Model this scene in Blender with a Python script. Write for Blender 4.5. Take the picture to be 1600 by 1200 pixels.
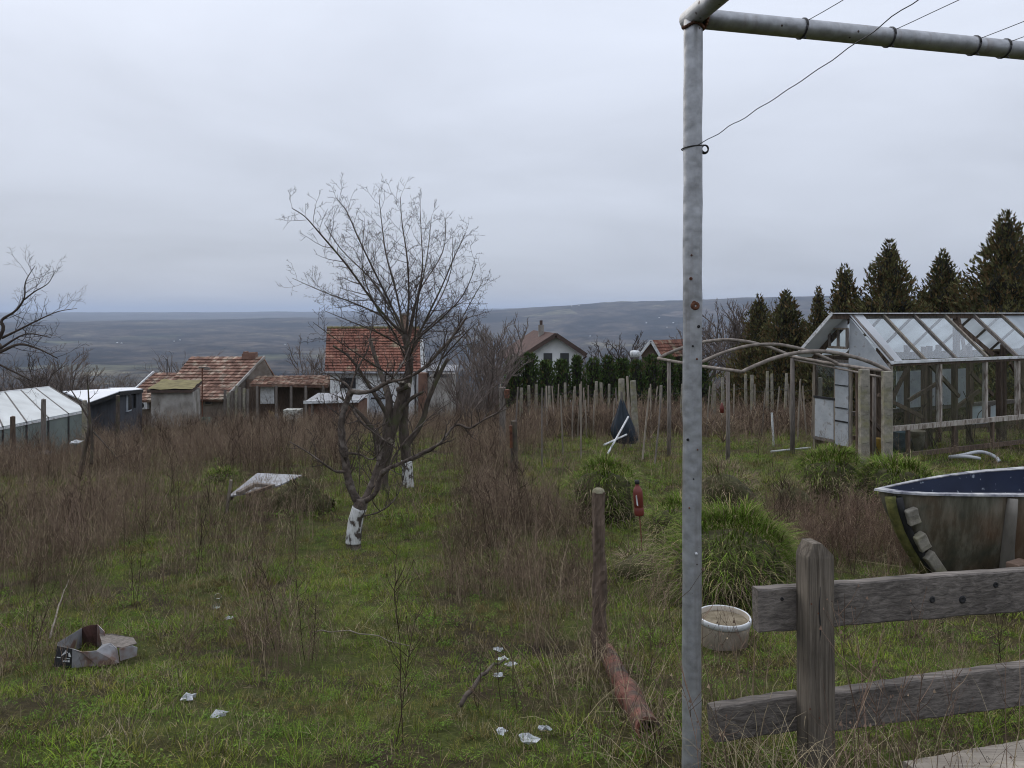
import bpy, math, random
import numpy as np
from mathutils import Vector, Matrix, noise as mnoise

for o in list(bpy.data.objects):
    bpy.data.objects.remove(o, do_unlink=True)
scene = bpy.context.scene
C = scene.collection
R = math.radians
rng = random.Random(7)
nrg = np.random.default_rng(7)

# ------------------------------------------------------------------ camera
CZ = 1.5          # camera height above the ground it stands on
F = 1130.0        # focal length in photograph pixels
HY = 488.0        # horizon row
cam_d = bpy.data.cameras.new('camera')
cam_d.sensor_width = 36.0
cam_d.lens = 36.0 * F / 1600.0
cam_d.shift_y = -(600.0 - HY) / 1600.0
cam_d.clip_start = 0.05
cam_d.clip_end = 60000
cam = bpy.data.objects.new('camera', cam_d)
cam.location = (0, 0, CZ)
cam.rotation_euler = (R(90), 0, 0)
C.objects.link(cam)
scene.camera = cam

# ------------------------------------------------------------------ sky, sun, exposure
world = bpy.data.worlds.new('World')
scene.world = world
world.use_nodes = True
wn, wl = world.node_tree.nodes, world.node_tree.links
wn.clear()
w_out = wn.new('ShaderNodeOutputWorld')
w_bg = wn.new('ShaderNodeBackground')
w_bg.inputs['Strength'].default_value = 1.0
wl.new(w_bg.outputs[0], w_out.inputs[0])
tc = wn.new('ShaderNodeTexCoord')
sep = wn.new('ShaderNodeSeparateXYZ'); wl.new(tc.outputs['Generated'], sep.inputs[0])
clampz = wn.new('ShaderNodeMath'); clampz.operation = 'MAXIMUM'; wl.new(sep.outputs['Z'], clampz.inputs[0]); clampz.inputs[1].default_value = 0.0
cie = wn.new('ShaderNodeMath'); cie.operation = 'MULTIPLY_ADD'          # overcast sky: (1 + 2 sin h) / 3
wl.new(clampz.outputs[0], cie.inputs[0]); cie.inputs[1].default_value = 0.72; cie.inputs[2].default_value = 0.40
den = wn.new('ShaderNodeMath'); den.operation = 'ADD'; wl.new(clampz.outputs[0], den.inputs[0]); den.inputs[1].default_value = 0.22
dv = wn.new('ShaderNodeVectorMath'); dv.operation = 'DIVIDE'
cmb = wn.new('ShaderNodeCombineXYZ')
for i in range(3): wl.new(den.outputs[0], cmb.inputs[i])
wl.new(tc.outputs['Generated'], dv.inputs[0]); wl.new(cmb.outputs[0], dv.inputs[1])
mp = wn.new('ShaderNodeMapping'); mp.inputs['Scale'].default_value = (0.8, 1.0, 2.2); mp.inputs['Location'].default_value = (1.3, 0.4, 0.0)
wl.new(dv.outputs[0], mp.inputs[0])
n1 = wn.new('ShaderNodeTexNoise'); n1.inputs['Scale'].default_value = 1.15; n1.inputs['Detail'].default_value = 6; n1.inputs['Roughness'].default_value = 0.52
n1.inputs['Distortion'].default_value = 0.35
wl.new(mp.outputs[0], n1.inputs['Vector'])
mr = wn.new('ShaderNodeMapRange'); wl.new(n1.outputs['Fac'], mr.inputs[0])
mr.inputs[1].default_value = 0.25; mr.inputs[2].default_value = 0.75; mr.inputs[3].default_value = 0.86; mr.inputs[4].default_value = 1.11
lum = wn.new('ShaderNodeMath'); lum.operation = 'MULTIPLY'; wl.new(cie.outputs[0], lum.inputs[0]); wl.new(mr.outputs[0], lum.inputs[1])
tint = wn.new('ShaderNodeVectorMath'); tint.operation = 'SCALE'; tint.inputs[0].default_value = (0.935, 1.0, 1.145)
wl.new(lum.outputs[0], tint.inputs['Scale'])
SUN_EL, SUN_AZ = 38.0, -35.0          # sun hidden behind the clouds, ahead and to the left
sky = wn.new('ShaderNodeTexSky'); sky.sky_type = 'NISHITA'; sky.sun_disc = False
sky.sun_elevation = R(SUN_EL); sky.sun_rotation = R(SUN_AZ)
skys = wn.new('ShaderNodeVectorMath'); skys.operation = 'SCALE'; wl.new(sky.outputs[0], skys.inputs[0]); skys.inputs['Scale'].default_value = 0.05
mixw = wn.new('ShaderNodeMix'); mixw.data_type = 'RGBA'; mixw.inputs['Factor'].default_value = 0.92
wl.new(skys.outputs[0], mixw.inputs['A']); wl.new(tint.outputs[0], mixw.inputs['B'])
wl.new(mixw.outputs['Result'], w_bg.inputs['Color'])

sun_d = bpy.data.lights.new('sun', 'SUN'); sun_d.energy = 1.0; sun_d.angle = R(50); sun_d.color = (1.0, 0.94, 0.84)
sun = bpy.data.objects.new('sun', sun_d); C.objects.link(sun)
sd = Vector((math.sin(R(SUN_AZ)) * math.cos(R(SUN_EL)), math.cos(R(SUN_AZ)) * math.cos(R(SUN_EL)), math.sin(R(SUN_EL))))
sun.rotation_euler = sd.to_track_quat('Z', 'Y').to_euler()
sun.location = (0, 0, 40)
vs = scene.view_settings
vs.view_transform = 'Standard'; vs.look = 'None'; vs.gamma = 1.0; vs.exposure = 0.46; vs.use_curve_mapping = False
scene.render.engine = 'CYCLES'
cy = scene.cycles
cy.max_bounces = 6; cy.diffuse_bounces = 2; cy.glossy_bounces = 3; cy.transmission_bounces = 4; cy.transparent_max_bounces = 24
cy.volume_bounces = 0; cy.use_denoising = True; cy.caustics_reflective = False; cy.caustics_refractive = False
cy.sample_clamp_indirect = 4.0
scene.render.film_transparent = False
cy.filter_width = 1.05

# ------------------------------------------------------------------ terrain heights (relative to the camera, metres)
PD = np.array([0, 1.5, 2.4, 4, 6, 8, 12, 17, 25, 40, 60, 100, 200, 500, 1000, 2000, 3200, 6000, 40000.0])
PZ = np.array([-1.45, -1.46, -1.5, -1.93, -2.3, -2.58, -2.95, -3.3, -4.2, -6.2, -10, -19, -42, -85, -112, -135, -142, -148, -150.0])
def sstep(a, b, x):
    t = np.clip((x - a) / (b - a), 0, 1); return t * t * (3 - 2 * t)
def gz_np(X, Y):
    X = np.asarray(X, float); Y = np.asarray(Y, float)
    d = np.where(Y > 0, np.hypot(Y, X * 0.25), np.hypot(X, Y) * 0.25)
    z = np.interp(d, PD, PZ)
    near = 1 - sstep(40, 80, d)
    z = z + near * 0.012 * np.clip(X, 0, 14)
    z = z - 0.5 * sstep(3, 13, -X) * (1 - sstep(27, 34, d)) * sstep(9, 18, d)
    z = z + near * sstep(1.5, 5, d) * (0.045 * np.sin(X * 1.7 + 0.6 * Y) * np.sin(Y * 1.3 - 0.4 * X) + 0.03 * np.sin(X * 3.9 + 1.1) * np.sin(Y * 3.3 + 2.0))
    return z
def far_np(X, Y):
    d = np.hypot(X, Y); t = X / np.maximum(Y, 1.0)
    t = np.where(Y > 0, t, np.sign(X) * 2.0)
    h = 110 * np.exp(-((d - 9000) / 1500.0) ** 2) * 0.62
    h = h + 156 * sstep(10500, 16500, d)
    hill = np.interp(t, [-2, -0.5, -0.3, -0.15, -0.06, 0.0, 0.044, 0.133, 0.2, 0.4, 1.0, 2.0], [60, 96, 106, 120, 142, 165, 182, 207, 219, 238, 236, 180])
    h = h + hill * np.maximum(np.exp(-(((d - 4700) / 1500.0) ** 2)), 0.8 * sstep(4600, 4800, d) * (1 - sstep(9000, 13000, d)))
    h = h * sstep(700, 2500, d)
    return h
def gz(x, y):
    return float(gz_np(x, y)) + CZ
def P(x, y, d):
    """the place seen at photograph pixel (x, y), d metres ahead"""
    return Vector(((x - 800.0) / F * d, d, CZ - (y - HY) / F * d))
def G(x, d, up=0.0):
    """the ground point in column x, d metres ahead"""
    X = (x - 800.0) / F * d
    return Vector((X, d, gz(X, d) + up))

# ------------------------------------------------------------------ building helpers
ORG = {}
class MB:
    def __init__(s): s.v = []; s.f = []
    def add(s, vs, fs):
        b = len(s.v); s.v.extend([tuple(p) for p in vs]); s.f.extend([tuple(i + b for i in f) for f in fs]); return s
    def box(s, c, size, rot=None):
        c = Vector(c); h = [x / 2 for x in size]; vs = []
        for z in (-1, 1):
            for (x, y) in ((-1, -1), (1, -1), (1, 1), (-1, 1)):
                p = Vector((x * h[0], y * h[1], z * h[2]))
                vs.append(c + (rot @ p if rot is not None else p))
        return s.add(vs, [(0, 3, 2, 1), (4, 5, 6, 7), (0, 1, 5, 4), (1, 2, 6, 5), (2, 3, 7, 6), (3, 0, 4, 7)])
    def beam(s, p0, p1, w, h, up=(0, 0, 1), seg=1, jit=0.0):
        p0, p1, up = Vector(p0), Vector(p1), Vector(up); d = (p1 - p0).normalized()
        side = d.cross(up)
        if side.length < 1e-4: side = d.cross(Vector((0, 1, 0)))
        side.normalize(); u = side.cross(d).normalized(); vs = []; fs = []
        for k in range(seg + 1):
            c = p0.lerp(p1, k / seg)
            for (a, b) in ((-1, -1), (1, -1), (1, 1), (-1, 1)):
                vs.append(c + side * (a * w / 2 + rng.uniform(-jit, jit)) + u * (b * h / 2 + rng.uniform(-jit, jit)))
        for k in range(seg):
            o = 4 * k
            for i in range(4):
                j = (i + 1) % 4; fs.append((o + i, o + j, o + 4 + j, o + 4 + i))
        fs.append((3, 2, 1, 0)); o = 4 * seg; fs.append((o, o + 1, o + 2, o + 3))
        return s.add(vs, fs)
    def tube(s, pts, rad, n=8, cap=True):
        pts = [Vector(p) for p in pts]; m = len(pts)
        if not hasattr(rad, '__len__'): rad = [rad] * m
        vs = []; fs = []; prev = None
        for k in range(m):
            t = (pts[min(k + 1, m - 1)] - pts[max(k - 1, 0)])
            if t.length < 1e-9: t = Vector((0, 0, 1))
            t.normalize()
            if prev is None:
                a = t.cross(Vector((0.13, 0.99, 0.05)))
                if a.length < 0.05: a = t.cross(Vector((1, 0, 0)))
            else:
                a = prev - t * prev.dot(t)
                if a.length < 1e-5: a = t.cross(Vector((1, 0, 0)))
            a.normalize(); prev = a; b = t.cross(a)
            for i in range(n):
                an = 2 * math.pi * i / n
                vs.append(pts[k] + (a * math.cos(an) + b * math.sin(an)) * rad[k])
        for k in range(m - 1):
            for i in range(n):
                j = (i + 1) % n; fs.append((k * n + i, k * n + j, (k + 1) * n + j, (k + 1) * n + i))
        if cap:
            fs.append(tuple(range(n - 1, -1, -1))); fs.append(tuple((m - 1) * n + i for i in range(n)))
        return s.add(vs, fs)
    def lathe(s, prof, c, n=20, axis=None):
        c = Vector(c); vs = []; fs = []; m = len(prof)
        q = Vector((0, 0, 1)).rotation_difference(Vector(axis)) if axis is not None else None
        for (r, z) in prof:
            for i in range(n):
                a = 2 * math.pi * i / n; p = Vector((r * math.cos(a), r * math.sin(a), z))
                vs.append(c + (q @ p if q is not None else p))
        for k in range(m - 1):
            for i in range(n):
                j = (i + 1) % n; fs.append((k * n + i, k * n + j, (k + 1) * n + j, (k + 1) * n + i))
        return s.add(vs, fs)
    def quad(s, a, b, c, d): return s.add([a, b, c, d], [(0, 1, 2, 3)])
    def slab(s, poly, off):
        """closed plate: polygon and the same polygon moved by off"""
        off = Vector(off); poly = [Vector(p) for p in poly]; n = len(poly)
        vs = poly + [p + off for p in poly]
        fs = [tuple(range(n - 1, -1, -1)), tuple(range(n, 2 * n))] + [(i, (i + 1) % n, n + (i + 1) % n, n + i) for i in range(n)]
        return s.add(vs, fs)
    def build(s, name, mat, parent=None, loc=None, smooth=False, bevel=0.0):
        if parent is not None: org = ORG[parent.name]
        elif loc is not None: org = Vector(loc)
        else:
            a = np.array(s.v); mn, mx = a.min(0), a.max(0); org = Vector(((mn[0] + mx[0]) / 2, (mn[1] + mx[1]) / 2, mn[2]))
        me = bpy.data.meshes.new(name)
        a = np.array(s.v, dtype=np.float64) - np.array(org)[None, :]
        me.from_pydata(a.tolist(), [], s.f); me.update()
        if smooth: me.polygons.foreach_set('use_smooth', [True] * len(me.polygons))
        me.materials.append(mat)
        o = bpy.data.objects.new(name, me); C.objects.link(o)
        if parent is not None: o.parent = parent
        else: o.location = org
        ORG[o.name] = org
        if bevel:
            b = o.modifiers.new('edge', 'BEVEL'); b.width = bevel; b.segments = 2; b.limit_method = 'ANGLE'; b.angle_limit = R(40)
        return o
def tag(o, label, cat=None, group=None, kind=None):
    o['label'] = label
    if cat: o['category'] = cat
    if group: o['group'] = group
    if kind: o['kind'] = kind
    return o
def thing(name, loc, label, cat, group=None):
    o = bpy.data.objects.new(name, None); o.location = loc; o.empty_display_size = 0.2; C.objects.link(o)
    ORG[o.name] = Vector(loc); return tag(o, label, cat, group)
def copy_tree(o, loc=None, parent=None, label=None):
    c = o.copy(); C.objects.link(c); c.parent = parent
    if loc is not None: c.location = loc; ORG[c.name] = Vector(loc)
    if label: c['label'] = label
    for ch in o.children: copy_tree(ch, None, c)
    return c
def rz(a): return Matrix.Rotation(a, 3, 'Z')
def smooth_path(pts, sub=4):
    pts = [Vector(p) for p in pts]; out = []
    n = len(pts)
    for i in range(n - 1):
        p0, p1, p2, p3 = pts[max(i - 1, 0)], pts[i], pts[i + 1], pts[min(i + 2, n - 1)]
        for k in range(sub):
            t = k / sub
            out.append(0.5 * ((2 * p1) + (p2 - p0) * t + (2 * p0 - 5 * p1 + 4 * p2 - p3) * t * t + (3 * p1 - p0 - 3 * p2 + p3) * t ** 3))
    out.append(pts[-1]); return out

# ------------------------------------------------------------------ materials
def new_mat(name):
    m = bpy.data.materials.new(name); m.use_nodes = True
    nt = m.node_tree; b = nt.nodes['Principled BSDF']; return m, nt.nodes, nt.links, b
def ramp(nodes, stops):
    r = nodes.new('ShaderNodeValToRGB'); e = r.color_ramp.elements
    while len(e) < len(stops): e.new(0.5)
    for i, (p, c) in enumerate(stops):
        e[i].position = p; e[i].color = (c[0], c[1], c[2], 1)
    return r
def pmat(name, stops, scale=6.0, rough=0.85, bump=0.0, bscale=None, stretch=(1, 1, 1), metal=0.0, detail=6.0, island=0.0, spec=0.3, world_pos=False, dirt=None, nrough=0.6):
    """noise-coloured surface; island = how far each loose piece differs in brightness"""
    m, N, L, b = new_mat(name)
    b.inputs['Roughness'].default_value = rough; b.inputs['Metallic'].default_value = metal
    b.inputs['Specular IOR Level'].default_value = spec
    if world_pos: src = N.new('ShaderNodeNewGeometry').outputs['Position']
    else: src = N.new('ShaderNodeTexCoord').outputs['Object']
    mpn = N.new('ShaderNodeMapping'); mpn.inputs['Scale'].default_value = stretch; L.new(src, mpn.inputs[0])
    nz = N.new('ShaderNodeTexNoise'); nz.inputs['Scale'].default_value = scale; nz.inputs['Detail'].default_value = detail; nz.inputs['Roughness'].default_value = nrough
    L.new(mpn.outputs[0], nz.inputs['Vector'])
    rp = ramp(N, stops); L.new(nz.outputs['Fac'], rp.inputs[0]); col = rp.outputs[0]
    if dirt:   # (colour, scale, lo, hi)
        dn = N.new('ShaderNodeTexNoise'); dn.inputs['Scale'].default_value = dirt[1]; dn.inputs['Detail'].default_value = 5; L.new(src, dn.inputs['Vector'])
        dm = N.new('ShaderNodeMapRange'); L.new(dn.outputs['Fac'], dm.inputs[0]); dm.inputs[1].default_value = dirt[2]; dm.inputs[2].default_value = dirt[3]
        mx = N.new('ShaderNodeMix'); mx.data_type = 'RGBA'; L.new(dm.outputs[0], mx.inputs['Factor']); L.new(col, mx.inputs['A']); mx.inputs['B'].default_value = (*dirt[0], 1)
        col = mx.outputs['Result']
    if island:
        g = N.new('ShaderNodeNewGeometry'); oi = N.new('ShaderNodeObjectInfo')
        ad = N.new('ShaderNodeMath'); ad.operation = 'ADD'; L.new(g.outputs['Random Per Island'], ad.inputs[0]); L.new(oi.outputs['Random'], ad.inputs[1])
        fr = N.new('ShaderNodeMath'); fr.operation = 'FRACT'; L.new(ad.outputs[0], fr.inputs[0])
        mr_ = N.new('ShaderNodeMapRange'); L.new(fr.outputs[0], mr_.inputs[0]); mr_.inputs[3].default_value = 1 - island; mr_.inputs[4].default_value = 1 + island
        hs = N.new('ShaderNodeHueSaturation'); L.new(mr_.outputs[0], hs.inputs['Value']); L.new(col, hs.inputs['Color']); col = hs.outputs[0]
    L.new(col, b.inputs['Base Color'])
    if bump:
        bn = N.new('ShaderNodeTexNoise'); bn.inputs['Scale'].default_value = bscale or scale * 3; bn.inputs['Detail'].default_value = 6; L.new(mpn.outputs[0], bn.inputs['Vector'])
        bp = N.new('ShaderNodeBump'); bp.inputs['Strength'].default_value = bump; bp.inputs['Distance'].default_value = 0.01
        L.new(bn.outputs['Fac'], bp.inputs['Height']); L.new(bp.outputs[0], b.inputs['Normal'])
    return m

M = {}
def two(a, b): return [(0.3, a), (0.7, b)]
M['bark'] = pmat('bark', two((0.035, 0.027, 0.022), (0.115, 0.09, 0.072)), 14, 0.9, 0.8, 40, (1, 1, 0.35), dirt=((0.07, 0.075, 0.035), 5, 0.5, 0.72))
M['limb'] = pmat('limb', two((0.028, 0.020, 0.016), (0.14, 0.11, 0.09)), 18, 0.9, 1.0, 60, dirt=((0.27, 0.235, 0.205), 5, 0.56, 0.74))
M['twig'] = pmat('twig', two((0.026, 0.019, 0.015), (0.085, 0.064, 0.052)), 9, 0.85)
M['far_twig'] = pmat('far_twig', two((0.085, 0.066, 0.056), (0.19, 0.155, 0.135)), 2, 0.9, island=0.2)
M['whitewash'] = pmat('whitewash', [(0.44, (0.075, 0.06, 0.05)), (0.50, (0.50, 0.50, 0.48)), (0.75, (0.72, 0.72, 0.71))], 16, 0.9, 0.9, 40, (1, 1, 0.5))
M['old_wood'] = pmat('old_wood', two((0.085, 0.072, 0.062), (0.235, 0.205, 0.18)), 7, 0.88, 0.6, 24, (7, 7, 0.8), island=0.15)
M['brown_wood'] = pmat('brown_wood', two((0.05, 0.035, 0.026), (0.16, 0.115, 0.085)), 6, 0.9, 0.6, 24, (6, 6, 0.7), island=0.2)
M['pale_stake'] = pmat('pale_stake', two((0.13, 0.108, 0.085), (0.33, 0.285, 0.23)), 6, 0.9, 0.4, 30, (5, 5, 0.6), island=0.25)
M['concrete'] = pmat('concrete', two((0.12, 0.11, 0.09), (0.31, 0.285, 0.235)), 9, 0.92, 0.6, 50, dirt=((0.22, 0.21, 0.09), 4, 0.5, 0.75), island=0.12)
M['white_paint'] = pmat('white_paint', two((0.45, 0.46, 0.46), (0.70, 0.71, 0.72)), 6, 0.6, 0.15, dirt=((0.22, 0.2, 0.17), 9, 0.56, 0.75))
M['black'] = pmat('black', two((0.010, 0.010, 0.011), (0.028, 0.027, 0.027)), 10, 0.7)
M['rust'] = pmat('rust', two((0.055, 0.025, 0.016), (0.18, 0.075, 0.042)), 14, 0.85, 0.7, 40)
# ------------------------------------------------------------------ ground sheet (near meadow and the valley, one sheet to the horizon)
def ground_mats():
    m, N, L, b = new_mat('meadow_soil'); b.inputs['Roughness'].default_value = 1.0; b.inputs['Specular IOR Level'].default_value = 0.1
    pos = N.new('ShaderNodeNewGeometry').outputs['Position']
    a = N.new('ShaderNodeTexNoise'); a.inputs['Scale'].default_value = 1.3; a.inputs['Detail'].default_value = 9; a.inputs['Roughness'].default_value = 0.68; L.new(pos, a.inputs['Vector'])
    r = ramp(N, [(0.32, (0.030, 0.022, 0.015)), (0.45, (0.058, 0.048, 0.022)), (0.56, (0.062, 0.075, 0.018)), (0.70, (0.12, 0.125, 0.030))]); L.new(a.outputs['Fac'], r.inputs[0])
    f = N.new('ShaderNodeTexNoise'); f.inputs['Scale'].default_value = 45; f.inputs['Detail'].default_value = 5; f.inputs['Roughness'].default_value = 0.7; L.new(pos, f.inputs['Vector'])
    mr_ = N.new('ShaderNodeMapRange'); L.new(f.outputs['Fac'], mr_.inputs[0]); mr_.inputs[1].default_value = 0.3; mr_.inputs[2].default_value = 0.7; mr_.inputs[3].default_value = 0.5; mr_.inputs[4].default_value = 1.3
    h = N.new('ShaderNodeHueSaturation'); L.new(mr_.outputs[0], h.inputs['Value']); L.new(r.outputs[0], h.inputs['Color']); L.new(h.outputs[0], b.inputs['Base Color'])
    bp = N.new('ShaderNodeBump'); bp.inputs['Strength'].default_value = 0.9; bp.inputs['Distance'].default_value = 0.03; L.new(f.outputs['Fac'], bp.inputs['Height']); L.new(bp.outputs[0], b.inputs['Normal'])
    m2, N, L, b = new_mat('valley_land'); b.inputs['Roughness'].default_value = 1.0; b.inputs['Specular IOR Level'].default_value = 0.0
    pos = N.new('ShaderNodeNewGeometry').outputs['Position']
    a = N.new('ShaderNodeTexNoise'); a.inputs['Scale'].default_value = 0.0022; a.inputs['Detail'].default_value = 12; a.inputs['Roughness'].default_value = 0.74; L.new(pos, a.inputs['Vector'])
    r = ramp(N, [(0.42, (0.007, 0.008, 0.007)), (0.48, (0.026, 0.022, 0.018)), (0.52, (0.062, 0.05, 0.038)), (0.57, (0.035, 0.03, 0.023)), (0.62, (0.12, 0.105, 0.07)), (0.70, (0.17, 0.15, 0.10))]); L.new(a.outputs['Fac'], r.inputs[0])
    v = N.new('ShaderNodeTexVoronoi'); v.inputs['Scale'].default_value = 0.0042; v.inputs['Randomness'].default_value = 1.0; L.new(pos, v.inputs['Vector'])
    sp = N.new('ShaderNodeSeparateColor'); L.new(v.outputs['Color'], sp.inputs[0])
    fr = N.new('ShaderNodeMapRange'); L.new(sp.outputs[0], fr.inputs[0]); fr.inputs[1].default_value = 0.92; fr.inputs[2].default_value = 1.0
    fc = ramp(N, [(0.0, (0.07, 0.08, 0.04)), (0.5, (0.11, 0.095, 0.065)), (1.0, (0.07, 0.055, 0.045))]); L.new(sp.outputs[1], fc.inputs[0])
    mx = N.new('ShaderNodeMix'); mx.data_type = 'RGBA'; L.new(fr.outputs[0], mx.inputs['Factor']); L.new(r.outputs[0], mx.inputs['A']); L.new(fc.outputs[0], mx.inputs['B'])
    tn = N.new('ShaderNodeTexNoise'); tn.inputs['Scale'].default_value = 0.014; tn.inputs['Detail'].default_value = 5; tn.inputs['Roughness'].default_value = 0.7; L.new(pos, tn.inputs['Vector'])
    tm = N.new('ShaderNodeMapRange'); L.new(tn.outputs['Fac'], tm.inputs[0]); tm.inputs[1].default_value = 0.35; tm.inputs[2].default_value = 0.65; tm.inputs[3].default_value = 0.25; tm.inputs[4].default_value = 1.7
    th_ = N.new('ShaderNodeHueSaturation'); L.new(tm.outputs[0], th_.inputs['Value']); L.new(mx.outputs['Result'], th_.inputs['Color']); L.new(th_.outputs[0], b.inputs['Base Color'])
    return m, m2
M['soil'], M['valley'] = ground_mats()

def make_ground():
    ang = np.concatenate([np.linspace(-180, -56, 32)[:-1], np.linspace(-56, 56, 360), np.linspace(56, 180, 32)[1:-1]])
    ang = np.radians(ang)
    rad = np.concatenate([np.array([0.35, 0.8, 1.2, 1.6]), np.geomspace(1.9, 60, 130), np.geomspace(62, 30000, 150)])
    A, RR = np.meshgrid(ang, rad)
    X = np.sin(A) * RR; Y = np.cos(A) * RR
    Z = gz_np(X, Y) + far_np(X, Y)
    n = len(ang)
    rough = np.array([[mnoise.fractal(Vector((x * 0.0011, y * 0.0011, 3.1)), 0.7, 2.2, 7) if d > 300 else 0.0 for x, y, d in zip(rx, ry, rd)] for rx, ry, rd in zip(X, Y, RR)])
    Z = Z + rough * np.interp(RR, [300, 1500, 6000, 20000], [0, 12, 11, 14])
    near_bump = np.array([[mnoise.fractal(Vector((x * 1.6, y * 1.6, 0.4)), 1.0, 2.0, 4) if d < 40 else 0.0 for x, y, d in zip(rx, ry, rd)] for rx, ry, rd in zip(X, Y, RR)])
    Z = Z + near_bump * np.interp(RR, [0, 1.5, 3, 40], [0, 0, 0.022, 0.03]) + CZ
    vs = np.stack([X, Y, Z], -1).reshape(-1, 3).tolist()
    fs = []; mi = []
    for k in range(len(rad) - 1):
        for i in range(n):
            j = (i + 1) % n
            fs.append((k * n + i, k * n + j, (k + 1) * n + j, (k + 1) * n + i)); mi.append(0 if rad[k] < 75 else 1)
    c = len(vs); vs.append((0, 0, float(gz_np(0, 0)) + CZ))
    for i in range(n): fs.append((c, (i + 1) % n, i)); mi.append(0)
    me = bpy.data.meshes.new('ground'); me.from_pydata(vs, [], fs); me.update()
    me.flip_normals()
    me.materials.append(M['soil']); me.materials.append(M['valley'])
    me.polygons.foreach_set('material_index', mi); me.polygons.foreach_set('use_smooth', [True] * len(fs))
    o = bpy.data.objects.new('ground', me); C.objects.link(o)
    tag(o, 'sloping winter meadow falling away to the wooded valley and far hills', None, None, 'structure')
    return o
ground = make_ground()

# haze: even pale air round the camera and all the land
def make_haze():
    mb = MB(); mb.box((0, 0, 0), (66000, 66000, 500))
    m = bpy.data.materials.new('haze_air'); m.use_nodes = True; N = m.node_tree.nodes; N.clear()
    out = N.new('ShaderNodeOutputMaterial'); pv = N.new('ShaderNodeVolumePrincipled')
    pv.inputs['Color'].default_value = (0.68, 0.79, 0.98, 1); pv.inputs['Density'].default_value = 0.000125; pv.inputs['Anisotropy'].default_value = 0.0
    m.node_tree.links.new(pv.outputs[0], out.inputs['Volume'])
    o = mb.build('haze', m, loc=(0, 0, 0)); o.location = (0, 0, -80)
    tag(o, 'pale blue winter haze in the valley air', 'haze', None, 'stuff'); return o
haze = make_haze()

# ------------------------------------------------------------------ scattered vegetation (stuff)
def variant_collection(name, builders, mats):
    col = bpy.data.collections.new(name)
    for i, mb in enumerate(builders):
        me = bpy.data.meshes.new('%s_%02d' % (name, i)); me.from_pydata(mb.v, [], mb.f); me.update()
        me.materials.append(mats[i] if isinstance(mats, list) else mats)
        col.objects.link(bpy.data.objects.new('%s_%02d' % (name, i), me))
    return col
def scatter(name, pts, rot, sc, vi, col, label, cat):
    n = len(pts)
    me = bpy.data.meshes.new(name); me.from_pydata(np.asarray(pts).tolist(), [], [])
    for nm, typ, arr in (('rot', 'FLOAT_VECTOR', rot), ('sc', 'FLOAT_VECTOR', sc), ('vi', 'INT', vi)):
        at = me.attributes.new(nm, typ, 'POINT')
        if typ == 'INT': at.data.foreach_set('value', np.asarray(arr, np.int32))
        else: at.data.foreach_set('vector', np.asarray(arr, np.float32).ravel())
    o = bpy.data.objects.new(name, me); C.objects.link(o)
    ng = bpy.data.node_groups.new(name + '_nodes', 'GeometryNodeTree')
    ng.interface.new_socket('Geometry', in_out='INPUT', socket_type='NodeSocketGeometry')
    ng.interface.new_socket('Geometry', in_out='OUTPUT', socket_type='NodeSocketGeometry')
    N, L = ng.nodes, ng.links
    gi, go = N.new('NodeGroupInput'), N.new('NodeGroupOutput')
    ci = N.new('GeometryNodeCollectionInfo'); ci.inputs['Collection'].default_value = col
    ci.inputs['Separate Children'].default_value = True; ci.inputs['Reset Children'].default_value = True
    ip = N.new('GeometryNodeInstanceOnPoints'); ip.inputs['Pick Instance'].default_value = True
    def na(nm, typ):
        a = N.new('GeometryNodeInputNamedAttribute'); a.data_type = typ; a.inputs['Name'].default_value = nm; return a.outputs['Attribute']
    e = N.new('FunctionNodeEulerToRotation'); L.new(na('rot', 'FLOAT_VECTOR'), e.inputs[0])
    L.new(gi.outputs[0], ip.inputs['Points']); L.new(ci.outputs[0], ip.inputs['Instance'])
    L.new(na('vi', 'INT'), ip.inputs['Instance Index']); L.new(e.outputs[0], ip.inputs['Rotation']); L.new(na('sc', 'FLOAT_VECTOR'), ip.inputs['Scale'])
    L.new(ip.outputs[0], go.inputs[0])
    o.modifiers.new('scatter', 'NODES').node_group = ng
    return tag(o, label, cat, None, 'stuff')

def blade(mb, p, az, length, lean, w, seg=3, droop=0.6):
    p = Vector(p); d = Vector((math.cos(az), math.sin(az), 0)); s = Vector((-math.sin(az), math.cos(az), 0))
    vs = []; el = math.pi / 2 - lean; c = p.copy()
    for k in range(seg + 1):
        ww = w * (1 - k / seg) ** 0.7
        if k == seg: vs.append(c.copy())
        else: vs.extend([c - s * ww / 2, c + s * ww / 2])
        c = c + (d * math.cos(el) + Vector((0, 0, 1)) * math.sin(el)) * (length / seg)
        el -= droop * (k + 1) / seg
    fs = [(2 * k, 2 * k + 1, 2 * k + 3, 2 * k + 2) for k in range(seg - 1)] + [(2 * seg - 2, 2 * seg - 1, 2 * seg)]
    mb.add(vs, fs)

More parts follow.
